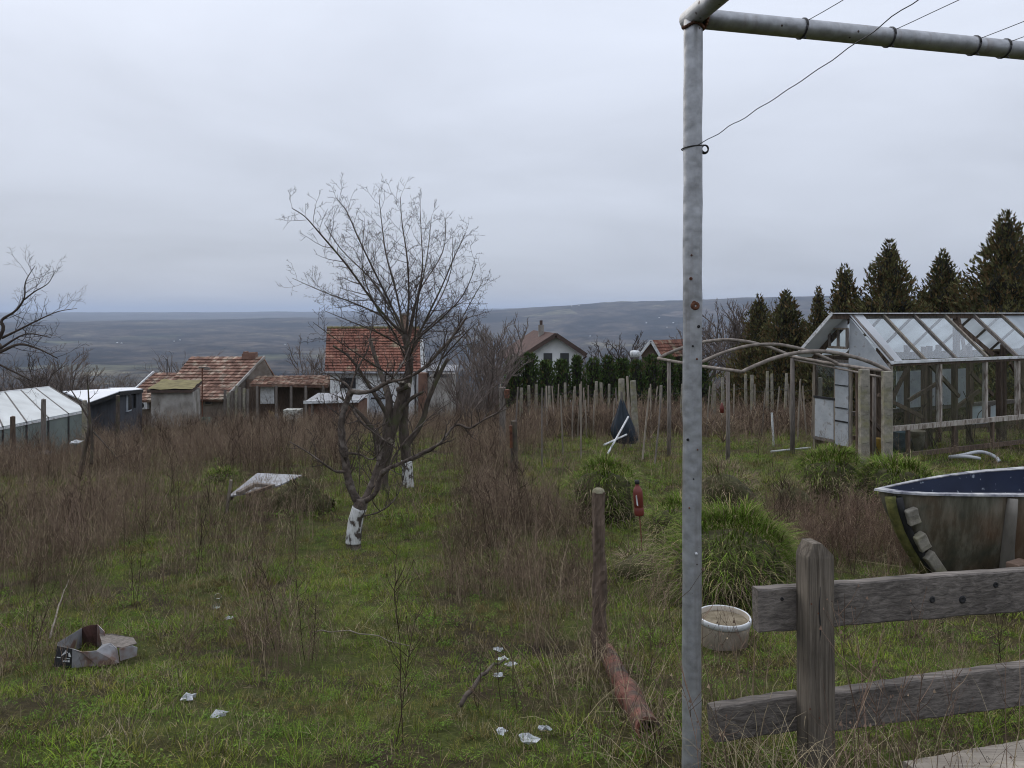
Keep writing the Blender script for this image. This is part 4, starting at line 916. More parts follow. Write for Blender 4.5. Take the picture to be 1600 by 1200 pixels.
def bare_tree(name, base, h, w, label, mat_l='far_twig', levels=3, kids=6, trunk=0.3, r=None, lean=(0, 0), group=None, up=0.22, cat='tree', nl=6):
    t = thing(name, base, label, cat, group); r = r or h * 0.018
    p1 = base + Vector((lean[0], lean[1], h * trunk)); path = smooth_path([base - Vector((0, 0, .2)), base.lerp(p1, .5) + Vector((rng.uniform(-.05, .05), 0, 0)), p1])
    mb = MB(); tubes(mb, path, r, r * .75, 8); mb.build('trunk', M['bark'], t, smooth=True); tw = MB()
    for i in range(nl):
        a = 6.283 * (i + rng.random()) / nl; sp = rng.uniform(0.15, 1.0)
        d = Vector((math.cos(a) * sp * w / h, math.sin(a) * sp * w / h, 1.0 - 0.3 * sp)).normalized()
        grow(tw, path[-1 - (i % 3)], d, h * (1 - trunk) * rng.uniform(0.55, 0.8), r * .55, 0, levels, up, 0.7, kids, 0.11, 0.5)
    tw.build('crown', M[mat_l], t); return t
def ctop(x, y, d): return P(x, y, d).z - G(x, d).z
bare_tree('bare_tree', G(762, 27), ctop(762, 468, 27), 2.6, 'tall twiggy bare tree left of the white house', levels=3, kids=6, trunk=.18, nl=9)
bare_tree('bare_tree', G(776, 31), ctop(776, 482, 31), 2.2, 'slender bare tree just left of the white house', levels=3, kids=6, trunk=.2, nl=8)
bare_tree('bare_tree', G(730, 25), ctop(730, 520, 25), 2.6, 'bushy bare tree behind the domed crown of the tallest fruit tree', levels=3, kids=6, trunk=.15, nl=8)
bare_tree('bare_tree', G(975, 48), ctop(975, 500, 48), 6.0, 'dark spreading bare tree between the white house and the small red roof', 'twig', 3, 6, .3, nl=8, up=.1)
bare_tree('bare_tree', G(1030, 52), ctop(1030, 512, 52), 4.0, 'bare tree just behind the small red-roofed house', 'twig', 3, 5, .3, nl=6, up=.12)
bare_tree('bare_tree', G(1150, 40), ctop(1150, 452, 40), 5.2, 'round-headed bare tree left of the evergreen row', levels=3, kids=7, trunk=.3, nl=11, up=.3)
bare_tree('bare_tree', G(1100, 44), ctop(1100, 480, 44), 4.2, 'reddish bare tree just right of the silver pole', levels=3, kids=6, trunk=.2, nl=8)
bare_tree('bare_tree', G(490, 45), ctop(490, 525, 45), 3.5, 'bare bush left of the red tiled house', levels=3, kids=6, trunk=.15, nl=8)
bare_tree('bare_tree', G(905, 60), ctop(905, 525, 60), 5.0, 'hazy bare tree right behind the white house', levels=3, kids=6, trunk=.2, nl=8)
bare_tree('bare_tree', G(1245, 38), ctop(1245, 470, 38), 3.0, 'thin bare tree seen between two dark evergreens', levels=3, kids=6, trunk=.2, nl=7)
bare_tree('bare_tree', G(60, 26), ctop(60, 540, 26), 2.8, 'low bare tree behind the white-roofed glasshouse', levels=3, kids=6, trunk=.3, nl=7, mat_l='twig')
bare_tree('bare_tree', G(105, 32), ctop(105, 525, 32), 4.0, 'bare tree standing over the grey shed roof', levels=3, kids=6, trunk=.25, nl=8, mat_l='far_twig')
def left_tree():
    D = 17.0; base = G(-55, D); t = thing('bare_tree', base, 'dark bare tree reaching in from the left edge', 'tree')
    mb = MB(); path = smooth_path([base - Vector((0, 0, .2)), P(-45, 620, D), P(-20, 555, D), P(0, 540, D)]); tubes(mb, path, .16, .08, 9); mb.build('trunk', M['bark'], t, smooth=True); tw = MB()
    for pts, r0, r1 in [([(-25, 560, D), (0, 550, D), (30, 538, D), (60, 545, D), (90, 560, D)], .05, .01), ([(-10, 545, D), (5, 515, D), (3, 500, D), (25, 485, D), (38, 465, D), (40, 440, D), (55, 415, D)], .045, .006), ([(3, 528, D), (30, 515, D), (60, 500, D), (90, 487, D), (120, 482, D)], .03, .005),
                        ([(38, 468, D), (55, 455, D), (75, 443, D), (85, 425, D)], .02, .004), ([(0, 545, D), (40, 522, D), (80, 528, D)], .03, .006), ([(-20, 560, D), (10, 575, D), (40, 590, D), (60, 600, D)], .03, .008)]:
        path = limb_path(pts); m2 = MB(); tubes(m2, path, r0, r1, 7); m2.build('limb', M['twig'], t, smooth=True); spawn(tw, path, r0, r1, .17, .8, 3, .15, .15, .85, 4)
    tw.build('crown', M['twig'], t)
left_tree()
def sapling():
    D = 14.0; base = G(128, D); t = thing('sapling', base, 'thin dark forked sapling before the grey shed', 'sapling'); tw = MB()
    for pts, r0, r1 in [([(126, 742, D), (132, 705, D), (140, 665, D), (139, 630, D), (136, 580, D)], .05, .006), ([(143, 725, D), (144, 690, D), (141, 660, D)], .03, .02), ([(146, 675, D), (165, 695, D), (185, 718, D), (205, 738, D)], .016, .005), ([(139, 655, D), (118, 620, D), (105, 600, D)], .02, .004)]:
        path = limb_path(pts); m2 = MB(); tubes(m2, path, r0, r1, 7); m2.build('stem', M['bark'], t, smooth=True); spawn(tw, path, r0, r1, .22, .45, 2, .35, .3, .8, 3)
    tw.build('twigs', M['twig'], t)['kind'] = 'stuff'
sapling()

# ------------------------------------------------------------------ evergreens
def ever_mat(name, a, b, brown, p):
    return leaf_mat(name, two(a, b), 0.8, 0.45, brown, p)
M['ever'] = ever_mat('cypress_leaves', (0.065, 0.068, 0.030), (0.14, 0.13, 0.055), (0.13, 0.088, 0.042), 0.34)
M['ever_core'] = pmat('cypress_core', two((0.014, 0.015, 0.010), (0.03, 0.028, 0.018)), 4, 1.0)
M['thuja'] = ever_mat('thuja_leaves', (0.04, 0.068, 0.020), (0.08, 0.115, 0.034), (0.10, 0.085, 0.035), 0.12)
def evergreen_mesh(h, w, n, size, power=1.0, seed=0, foot=0.06):
    off = Vector((seed * 3.7, seed * 1.3, 0)); lv = MB(); core = MB()
    def rad(f, a): 
        base = (1 - f) ** power * (0.55 + 0.45 * min(1, f / 0.12)) * w * .58
        return base * (1 + 0.5 * mnoise.noise(Vector((math.cos(a) * 1.5, math.sin(a) * 1.5, f * h * 1.1)) + off) + 0.75 * mnoise.noise(Vector((math.cos(a) * 3, math.sin(a) * 3, f * h * 2.4)) + off)) + 0.02
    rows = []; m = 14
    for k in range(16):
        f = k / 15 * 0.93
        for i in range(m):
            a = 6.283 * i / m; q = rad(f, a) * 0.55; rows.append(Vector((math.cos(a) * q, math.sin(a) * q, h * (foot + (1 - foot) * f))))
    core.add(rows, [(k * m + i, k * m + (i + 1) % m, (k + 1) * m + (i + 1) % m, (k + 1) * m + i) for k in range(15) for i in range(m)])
    for _ in range(n):
        f = 1 - math.sqrt(rng.random()) if power > .8 else rng.random() ** 1.15; f = min(f, .985); a = rng.uniform(0, 6.283); q = rad(f, a) * (0.55 + 0.55 * rng.random() ** 0.7)
        c = Vector((math.cos(a) * q, math.sin(a) * q, h * (foot + (1 - foot) * f))); o = Vector((math.cos(a), math.sin(a), 0))
        d = (o * rng.uniform(.3, 1.0) + Vector((rng.gauss(0, .35), rng.gauss(0, .35), rng.uniform(.5, 1.4)))).normalized(); s = d.cross(Vector((rng.gauss(0, 1), rng.gauss(0, 1), rng.gauss(0, 1)))).normalized()
        L_ = size * rng.uniform(.6, 1.4); wd = L_ * 0.26; nn = s.cross(d)
        lv.add([c - d * L_ * .3, c + s * wd, c + d * L_, c - s * wd, c + d * L_ * .35 + s * wd * 2.0 , c + d * L_ * .30 - s * wd * 1.9 + nn * wd], [(0, 1, 2, 3), (0, 1, 4), (0, 5, 3)])
    return lv, core
def evergreen(x, ytop, d, w, label, n, size, power, seed, group, name='evergreen_tree', mats=('ever', 'ever_core')):
    base = G(x, d); h = P(x, ytop, d).z - base.z; t = thing(name, base, label, 'evergreen', group); lv, core = evergreen_mesh(h, w, n, size, power, seed)
    for mbx, nm, mt in ((lv, 'foliage', mats[0]), (core, 'inner_branches', mats[1])):
        mbx.v = [tuple(Vector(v) + base) for v in mbx.v]; mbx.build(nm, M[mt], t)
    mb = MB(); mb.tube([base - Vector((0, 0, .2)), base + Vector((0, 0, h * .3)), base + Vector((0, 0, h * .96))], [w * .05, w * .035, .01], 8); mb.build('trunk', M['bark'], t, smooth=True); return t
g = 'dark evergreens behind the greenhouse'
for a in [(1186, 458, 33, 2.3, 'leftmost pointed evergreen of the dark row', 4200, .20, .85, 1), (1228, 450, 31, 2.7, 'broad pointed evergreen second from the left in the row', 5200, .20, .8, 2), (1279, 445, 29, 1.7, 'thin wispy-topped evergreen before the gap in the row', 3000, .17, .95, 3), (1320, 409, 28, 2.2, 'narrow evergreen left of the broad conical one', 4600, .19, .7, 4),
          (1390, 370, 27, 3.5, 'broad conical evergreen rising over the greenhouse ridge', 8000, .19, .95, 5), (1474, 386, 28, 2.9, 'ragged dome-topped evergreen over the middle of the greenhouse', 6000, .19, .72, 6), (1572, 326, 26, 4.0, 'tallest evergreen at the right edge of the row', 9000, .2, .85, 7),
          (1668, 380, 26, 3.2, 'evergreen cut off by the right edge of the picture', 4000, .2, .8, 8), (1440, 455, 32, 3.0, 'low evergreen filling the gap behind two taller ones', 4000, .2, .7, 9), (1525, 440, 31, 3.0, 'low evergreen left of the tallest one', 4000, .2, .7, 10), (1250, 500, 32, 2.6, 'short bushy evergreen at the foot of the row by the hoops', 3500, .2, .6, 11), (1350, 470, 31, 3.0, 'low bushy evergreen behind the greenhouse gable', 4000, .2, .6, 12)]:
    evergreen(*a[:3], a[3] * 1.2, a[4], int(a[5] * 2.5), a[6] * .64, max(a[7], .85), *a[8:], g)
hx = [803, 828, 853, 878, 901, 927, 950, 972, 994, 1018, 1044, 1070, 1096]
wd_ = ['first', 'second', 'third', 'fourth', 'fifth', 'sixth', 'seventh', 'eighth', 'ninth', 'tenth', 'eleventh', 'twelfth', 'thirteenth']
for i, x in enumerate(hx):
    evergreen(x, 556 + rng.uniform(-5, 9), 34.0 + 0.15 * i, 1.25 if i not in (4,) else .85, wd_[i] + ' thuja from the left in the clipped hedge row', 1500, .13, .42, 20 + i, 'thuja hedge before the white house', 'thuja', ('thuja', 'ever_core'))

# ------------------------------------------------------------------ thicket behind the crest and vineyard scrub (stuff)
def shrub_mb(h, w, kids):
    mb = MB()
    for i in range(9):
        a = 6.283 * i / 9; d = Vector((math.cos(a) * w / h * rng.uniform(.2, 1), math.sin(a) * w / h * rng.uniform(.2, 1), 1)).normalized()
        grow(mb, Vector((rng.uniform(-.2, .2), rng.uniform(-.2, .2), -.1)), d, h * rng.uniform(.5, .72), .03, 0, 3, .2, .7, kids, .13, .5)
    return mb
scol = variant_collection('shrub', [shrub_mb(4.5, 2.6, 5) for _ in range(4)], M['far_twig'])
def thicket():
    pts, n = [], 0
    for (x0, x1, d0, d1, cnt, s0, s1) in ((-150, 300, 42, 75, 70, .9, 1.35), (395, 520, 44, 60, 22, .7, 1.0), (650, 900, 38, 60, 45, .8, 1.15), (900, 1250, 46, 75, 60, .8, 1.3), (-120, 140, 30, 40, 10, .55, .8)):
        for _ in range(cnt):
            d = rng.uniform(d0, d1); x = rng.uniform(x0, x1); g = G(x, d, -.1); pts.append((g.x, g.y, g.z, rng.uniform(s0, s1)))
    a = np.array(pts); n = len(a); s = a[:, 3]
    scatter('thicket', a[:, :3], np.stack([np.zeros(n), np.zeros(n), nrg.uniform(0, 6.28, n)], -1), np.stack([s, s, s], -1), nrg.integers(0, 4, n), scol, 'grey-brown leafless thicket growing beyond the houses', 'thicket')
    vc = variant_collection('vine', [weed(10, 1.2, .3, 10, .006) for _ in range(3)] + [shrub_mb(1.5, 1.2, 3) for _ in range(2)], M['weed'])
    m = 420; Y = nrg.uniform(22, 33, m); X = nrg.uniform(0.0, .42, m) * Y; z = gz_np(X, Y) + CZ; s = nrg.uniform(.6, 1.1, m)
    scatter('vineyard_scrub', np.stack([X, Y, z], -1), np.stack([np.zeros(m), np.zeros(m), nrg.uniform(0, 6.28, m)], -1), np.stack([s, s, s], -1), nrg.integers(0, 5, m), vc, 'tangled brown vines and brambles among the vineyard stakes', 'vines')
thicket()
# ------------------------------------------------------------------ greenhouse, hoops and concrete posts
def glass_mat(name, tint, refl, dust):
    m = bpy.data.materials.new(name); m.use_nodes = True; N, L = m.node_tree.nodes, m.node_tree.links; N.clear()
    out = N.new('ShaderNodeOutputMaterial'); tr = N.new('ShaderNodeBsdfTransparent'); tr.inputs[0].default_value = (*tint, 1)
    gl = N.new('ShaderNodeBsdfGlossy'); gl.inputs['Roughness'].default_value = 0.04; gl.inputs['Color'].default_value = (.9, .93, .95, 1)
    lw = N.new('ShaderNodeLayerWeight'); lw.inputs['Blend'].default_value = .5; pw = N.new('ShaderNodeMath'); pw.operation = 'POWER'; L.new(lw.outputs['Facing'], pw.inputs[0]); pw.inputs[1].default_value = 4.0
    fr = N.new('ShaderNodeMath'); fr.operation = 'MULTIPLY_ADD'; L.new(pw.outputs[0], fr.inputs[0]); fr.inputs[1].default_value = .9; fr.inputs[2].default_value = refl
    mx = N.new('ShaderNodeMixShader'); L.new(fr.outputs[0], mx.inputs[0]); L.new(tr.outputs[0], mx.inputs[1]); L.new(gl.outputs[0], mx.inputs[2])
    df = N.new('ShaderNodeBsdfDiffuse'); df.inputs[0].default_value = (.35, .36, .34, 1)
    t = N.new('ShaderNodeTexCoord'); n = N.new('ShaderNodeTexNoise'); n.inputs['Scale'].default_value = 2.2; n.inputs['Detail'].default_value = 6; L.new(t.outputs['Object'], n.inputs['Vector'])
    mr_ = N.new('ShaderNodeMapRange'); L.new(n.outputs['Fac'], mr_.inputs[0]); mr_.inputs[1].default_value = .35; mr_.inputs[2].default_value = .75; mr_.inputs[3].default_value = dust * .3; mr_.inputs[4].default_value = dust
    m2 = N.new('ShaderNodeMixShader'); L.new(mr_.outputs[0], m2.inputs[0]); L.new(mx.outputs[0], m2.inputs[1]); L.new(df.outputs[0], m2.inputs[2]); L.new(m2.outputs[0], out.inputs[0]); return m
M['glass'] = glass_mat('old_glass', (.95, .97, .96), .015, .022)
M['roof_glass'] = glass_mat('roof_glass', (.94, .96, .97), .05, .06)
def film_mat(name, col, trans):
    m = bpy.data.materials.new(name); m.use_nodes = True; N, L = m.node_tree.nodes, m.node_tree.links; N.clear()
    out = N.new('ShaderNodeOutputMaterial'); df = N.new('ShaderNodeBsdfDiffuse'); tl = N.new('ShaderNodeBsdfTranslucent')
    t = N.new('ShaderNodeTexCoord'); n = N.new('ShaderNodeTexNoise'); n.inputs['Scale'].default_value = 1.6; n.inputs['Detail'].default_value = 6; L.new(t.outputs['Object'], n.inputs['Vector'])
    r = ramp(N, [(.3, tuple(c * .72 for c in col)), (.7, col)]); L.new(n.outputs['Fac'], r.inputs[0]); L.new(r.outputs[0], df.inputs[0]); L.new(r.outputs[0], tl.inputs[0])
    mx = N.new('ShaderNodeMixShader'); mx.inputs[0].default_value = trans; L.new(df.outputs[0], mx.inputs[1]); L.new(tl.outputs[0], mx.inputs[2])
    gl = N.new('ShaderNodeBsdfGlossy'); gl.inputs['Roughness'].default_value = .3; m2 = N.new('ShaderNodeMixShader'); m2.inputs[0].default_value = .08; L.new(mx.outputs[0], m2.inputs[1]); L.new(gl.outputs[0], m2.inputs[2])
    bp = N.new('ShaderNodeBump'); bp.inputs['Strength'].default_value = .3; bp.inputs['Distance'].default_value = .02; L.new(n.outputs['Fac'], bp.inputs['Height']); L.new(bp.outputs[0], df.inputs['Normal'])
    L.new(m2.outputs[0], out.inputs[0]); return m
M['pale_frame'] = pmat('peeling_frame', [(.36, (.12, .09, .07)), (.5, (.34, .30, .26)), (.7, (.50, .47, .43))], 5, .85, .4, 24, (4, 4, .8))
M['film'] = film_mat('milky_film', (.60, .66, .70), .45)
M['pale_film'] = film_mat('pale_film', (.72, .76, .79), .75)
M['sheet'] = film_mat('white_sheet', (.62, .64, .66), .3)
M['grey_panel'] = pmat('grey_door_panel', two((.30, .32, .34), (.46, .48, .50)), 4, .7, .1, dirt=((.2, .18, .16), 8, .58, .75))
GO = Vector((7.83, 15.0, 0)); gu = Vector((.914, .404, 0)); gw = Vector((-.404, .914, 0))
def GH(a, b, z): return GO + gu * a + gw * b + Vector((0, 0, z + CZ))
def greenhouse():
    W, LN = 1.95, 7.6; ZG, ZB, ZE, ZR = -3.08, -2.42, -1.06, -.06; z0 = -3.2
    t = thing('greenhouse', GH(LN / 2, W / 2, ZG), 'old timber greenhouse with cracked glass and white-edged gable roof', 'greenhouse')
    def bm(nm, a, b, w, h, mt, up=(0, 0, 1), par=t):
        mb = MB(); mb.beam(a, b, w, h, up, 4, .003); return mb.build(nm, M[mt], par)
    def pane(poly, mt, off, par=t, nm='pane'):
        mb = MB(); mb.slab(poly, Vector(off) * .005); return mb.build(nm, M[mt], par)
    cols = [0.0, 1.53, 3.05, 4.2, 5.5, 6.6, LN]
    for side, b in ((0, 0.0), (1, W)):
        for i, a in enumerate(cols):
            bm('wall_post', GH(a, b, z0 if i in (0, 6) else ZB), GH(a, b, ZE), .10 if i in (0,) else .09, .07, 'pale_frame' if side == 0 else 'brown_wood', gu)
        bm('eave_rail', GH(-.03, b + (-.02 if side == 0 else .02), ZE - .01), GH(LN, b + (-.02 if side == 0 else .02), ZE - .01), .07, .09, 'brown_wood')
        bm('sill_rail', GH(0, b, ZB), GH(LN, b, ZB), .075, .10, 'pale_frame' if side == 0 else 'old_wood')
        bm('base_rail', GH(0, b, ZG + .08), GH(LN, b, ZG + .08), .06, .1, 'brown_wood')
        for a in (.55, 2.0, 3.3, 4.9, 6.2): bm('lower_post', GH(a, b, z0), GH(a, b, ZB - .05), .07, .06, 'brown_wood', gu)
        for i in range(6):
            a0, a1 = cols[i] + .045, cols[i + 1] - .045
            if not (side == 0 and i == 2):
                pane([GH(a0, b, ZB + .05), GH(a1, b, ZB + .05), GH(a1, b, ZE - .06), GH(a0, b, ZE - .06)], 'glass', gw)
            pane([GH(a0, b, ZG + .13), GH(a1, b, ZG + .13), GH(a1, b, ZB - .05), GH(a0, b, ZB - .05)], 'glass' if i != 4 else 'film', gw)
    bm('ridge_beam', GH(-.55, W / 2, ZR - .03), GH(LN, W / 2, ZR - .03), .06, .12, 'brown_wood')
    bm('ridge_cap', GH(-.57, W / 2, ZR + .04), GH(LN, W / 2, ZR + .04), .17, .02, 'white_paint')
    bm('eave_trim', GH(-.04, -.075, ZE + .03), GH(LN, -.075, ZE + .03), .05, .06, 'white_paint')
    ras = [0.02, 1.0, 2.0, 3.05, 4.1, 5.15, 6.3, LN]
    for side in (0, 1):
        b0 = -.05 if side == 0 else W + .05
        for i, a in enumerate(ras):
            bm('rafter', GH(a, b0, ZE + .05), GH(a, W / 2, ZR), .065, .07, 'old_wood' if i % 2 == 0 else 'pale_stake')
        for i in range(7):
            a0, a1 = ras[i] + .034, ras[i + 1] - .034
            if side == 0 and i == 3: continue
            mt = 'film' if (side == 0 and i >= 5) else ('roof_glass' if side == 0 else 'pale_film')
            f0, f1 = .02, .98; e0, e1 = GH(a0, b0, ZE + .05), GH(a1, b0, ZE + .05); r0, r1 = GH(a0, W / 2, ZR), GH(a1, W / 2, ZR)
            pane([e0.lerp(r0, f0), e1.lerp(r1, f0), e1.lerp(r1, f1), e0.lerp(r0, f1)], mt, (0, 0, 1), nm='roof_pane')
    # far slope runs on past the gable as a sheet-covered overhang
    pane([GH(-.52, W + .1, ZE + .02), GH(-.01, W + .1, ZE + .02), GH(-.01, W / 2, ZR - .02), GH(-.52, W / 2, ZR - .02)], 'sheet', (0, 0, 1), nm='overhang_sheet')
    bm('barge_board', GH(-.54, W + .1, ZE + .02), GH(-.54, W / 2, ZR + .03), .04, .07, 'white_paint'); bm('barge_board', GH(-.02, W, ZE), GH(-.02, W / 2, ZR - .08), .06, .1, 'brown_wood')
    # white metal flashing of the near corner: rake band and triangular cheek
    pane([GH(-.06, -.1, ZE - .02), GH(.30, -.08, ZE + .02), GH(.34, W / 2, ZR + .03), GH(-.06, W / 2, ZR + .02)], 'sheet', (0, 0, 3), nm='rake_flashing')
    pane([GH(-.07, -.08, ZE - .12), GH(-.07, W / 2 - .05, ZR - .05), GH(-.07, W / 2 - .02, ZE - .12)], 'grey_panel', -gu * 2, nm='gable_cheek')
    # vent window in the gable
    zv0, zv1 = -.78, -.36; bm('vent_frame', GH(-.12, W / 2 - .02, zv0), GH(-.12, W / 2 + .48, zv0), .06, .05, 'pale_stake'); bm('vent_frame', GH(-.12, W / 2 - .02, zv1), GH(-.12, W / 2 + .48, zv1), .1, .04, 'pale_stake')
    for b in (0, .24, .48): bm('vent_frame', GH(-.12, W / 2 - .02 + b, zv0), GH(-.12, W / 2 - .02 + b, zv1), .045, .05, 'old_wood', gw)
    pane([GH(-.12, W / 2 + .01, zv0 + .03), GH(-.12, W / 2 + .44, zv0 + .03), GH(-.12, W / 2 + .44, zv1 - .03), GH(-.12, W / 2 + .01, zv1 - .03)], 'glass', gu, nm='vent_pane')
    pane([GH(-.14, W / 2 - .05, zv1 + .02), GH(-.14, W / 2 + .52, zv1 + .02), GH(-.08, W / 2 + .02, ZR - .02)], 'sheet', -gu * 2, nm='vent_hood')
    # gable wall: panels, door leaf, posts
    for b in (.62, .78, .95, 1.36, W): bm('gable_post', GH(-.02, b, z0), GH(-.02, b, ZE), .05, .05, 'brown_wood' if b < .9 else 'pale_stake', gw)
    bm('gable_rail', GH(-.02, 0, ZE - .03), GH(-.02, W, ZE - .03), .05, .07, 'old_wood')
    pane([GH(-.03, 1.39, -2.86), GH(-.03, W - .03, -2.86), GH(-.03, W - .03, -1.98), GH(-.03, 1.39, -1.98)], 'grey_panel', -gu * 4, nm='gable_panel')
    pane([GH(-.03, 1.39, -1.92), GH(-.03, W - .03, -1.92), GH(-.03, W - .03, ZE - .08), GH(-.03, 1.39, ZE - .08)], 'glass', -gu, nm='gable_pane')
    bm('gable_rail', GH(-.04, 1.36, -1.95), GH(-.04, W, -1.95), .05, .05, 'black'); bm('gable_rail', GH(-.04, 1.36, -2.9), GH(-.04, W, -2.9), .06, .06, 'old_wood')
    dl = pane([GH(-.04, .98, -2.95), GH(-.04, 1.33, -2.95), GH(-.04, 1.33, ZE - .06), GH(-.04, .98, ZE - .06)], 'grey_panel', -gu * 5, nm='door')
    for z in (-2.42, -2.12, -1.62): bm('door_batten', GH(-.075, .98, z), GH(-.075, 1.33, z), .012, .022 if z > -2.3 else .035, 'black', par=dl)
    # braces and props seen through the glass
    for (a0, z0_, a1, z1_, b) in ((.1, -1.75, 1.45, -2.3, .35), (.7, -1.9, 1.2, -1.2, .5), (1.65, -1.15, 2.6, -1.9, .3), (1.6, -2.0, 2.7, -1.6, .8), (3.3, -1.4, 4.1, -1.95, .5), (3.3, -2.3, 4.2, -1.9, .9), (.1, -2.25, .9, -2.9, .6), (4.6, -1.2, 5.4, -2.2, .4)):
        bm('brace', GH(a0, b, z0_), GH(a1, b, z1_), .05, .08, 'brown_wood')
    for (a, b) in ((.35, .7), (.8, .9), (1.2, 1.7), (2.0, 1.75), (2.4, 1.0), (2.75, .5), (2.85, 1.2), (2.6, 1.6), (3.6, 1.5), (4.0, 1.0), (4.5, .6), (5.3, 1.0)): bm('inner_post', GH(a, b, z0), GH(a, b, -.8 if b > .8 else -1.1), .11, .08, 'brown_wood', gu)
    for (a0, b0, a1, b1) in ((2.9, .15, 3.6, W - .2), (3.9, .15, 3.4, W - .2)): bm('inner_rafter', GH(a0, b0 + .2, -1.0), GH(a1, W / 2, -.2), .06, .09, 'brown_wood')
    bm('inner_post', GH(3.5, W / 2, -1.3), GH(3.5, W / 2, -.12), .12, .1, 'brown_wood', gu)
    mb = MB(); mb.box(GH(3.8, W - .15, -1.9), (2.6, .03, .9), rz(math.atan2(gu.y, gu.x))); mb.build('inner_panel', M['grey_panel'], t)
    # clutter that stands inside
    for i, (a, b, r, h, mt, lb) in enumerate(((.9, .45, .17, .45, 'blue_tub', 'blue-grey tub inside the greenhouse near its corner'), (1.5, .55, .2, .42, 'bucket', 'pale pail inside the greenhouse beside the blue tub'), (.28, .5, .1, .34, 'yellow_can', 'small yellow can inside the greenhouse corner'))):
        c = GH(a, b, ZG + .02); m2 = MB(); m2.lathe([(.001, 0), (r * .85, 0), (r, h), (r * 1.05, h + .01), (r * .96, h + .01), (r * .8, .02), (.001, .02)], c, 20); o = m2.build('tub', M[mt], smooth=True); tag(o, lb, 'tub')
    mb = MB()
    for k in range(14):
        a = rng.uniform(.1, 4); b = rng.uniform(.3, 1.2); p = GH(a, b, ZG); q = GH(a + rng.uniform(-.8, .8), b, ZG + rng.uniform(.5, 1.3)); mid = p.lerp(q, .5) + Vector((rng.uniform(-.2, .2), 0, .25)); mb.tube(smooth_path([p, mid, q]), .009, 5)
    o = mb.build('dry_vine_canes', M['twig']); tag(o, 'bent dry canes tangled inside the greenhouse', 'canes', None, 'stuff')
M['blue_tub'] = pmat('blue_tub', two((.06, .09, .11), (.12, .16, .19)), 5, .5); M['yellow_can'] = pmat('yellow_can', two((.32, .20, .04), (.45, .30, .07)), 5, .5)
greenhouse()
M['hoop'] = pmat('hoop_wood', two((.10, .08, .066), (.30, .26, .225)), 8, .85, .4, 30)
def hoops():
    DF, DB = 14.1, 16.4; fl, fr_, bl, br = P(1160, 581, DF), P(1392, 581, DF), P(1028, 560, DB), P(1237, 557, DB)
    t = thing('hoop_frame', G(1210, 15), 'rusty hoop frame of three bent arches before the greenhouse', 'hoop frame')
    def pole(nm, pts, r, n=8):
        m2 = MB(); pp = smooth_path(pts, 4); m2.tube([p + Vector((0, 0, .006 * mnoise.noise(p * 4))) for p in pp], r, n); return m2.build(nm, M['hoop'], t, smooth=True)
    def arch(a, b, rise, r, sk=.5):
        pole('arch', [a.lerp(b, f) + Vector((0, 0, rise * (1 - abs(2 * f - 1) ** 1.9))) for f in (0, .08, .2, .35, .5, .65, .8, .92, 1)], r)
    arch(fl, fr_, .40, .038); arch(bl, br, .40, .036); arch(fl.lerp(bl, .5), fr_.lerp(br, .5), .42, .034)
    pole('side_rail', [bl, bl.lerp(fl, .5) - Vector((0, 0, .02)), fl], .034); pole('side_rail', [br, br.lerp(fr_, .5) - Vector((0, 0, .02)), fr_], .034)
    pole('side_rail', [br + Vector((0, 0, -.06)), br.lerp(fr_, .5) - Vector((0, 0, .1)), fr_ - Vector((.2, 0, .1))], .022)
    for (x, d, y, r) in ((1045, 16.1, 561, .05), (1137, 14.6, 579, .045), (1238, 16.35, 560, .055)):
        b = G(x, d, -.2); tp = P(x, y, d); m2 = MB(); m2.tube([b, b.lerp(tp, .5) + Vector((.01, 0, 0)), tp], [r, r * .9, r * .85], 8); m2.build('upright', M['old_wood'], t, smooth=True)
    for x, lb, wd in ((1350, 'square concrete post at the greenhouse door side of the hoop end', .17), (1386, 'square concrete post carrying the right end of the hoops', .17)):
        b = G(x, 13.95, -.25); tp = P(x, 580 if x > 1360 else 577, 13.95); o = thing('concrete_post', G(x, 13.95), lb, 'post', 'concrete hoop posts'); m2 = MB(); m2.beam(b, tp, wd, wd * .8, (0, 1, 0), 14, .006); m2.build('shaft', M['concrete'], o, bevel=.012)
        for f in (.35, .6, .85): m2 = MB(); q = b.lerp(tp, f); m2.tube([q + Vector((math.cos(k / 8 * 6.28) * wd * .56, math.sin(k / 8 * 6.28) * wd * .5, .01 * math.sin(k))) for k in range(9)], .003, 4); m2.build('binding_wire', M['wire'], o)
    mb = MB(); mb.tube([G(1366, 14.3, -.1), P(1366, 585, 14.3)], .035, 7); o = mb.build('wooden_stake', M['old_wood'], smooth=True); tag(o, 'grey wooden stake between the two concrete posts', 'stake')
hoops()
def ring_hose():
    c = G(1522, d_of(1522, 722), .06); mb = MB(); mb.tube([c + Vector((math.cos(a) * .42, math.sin(a) * .3 + .05 * math.sin(3 * a), .05 * math.sin(2 * a) + .05)) for a in [k / 24 * 5.2 - .6 for k in range(25)]], .035, 8)
    o = mb.build('white_hose', M['sheet'], smooth=True); tag(o, 'white hose curled on the grass before the greenhouse', 'hose')
ring_hose()

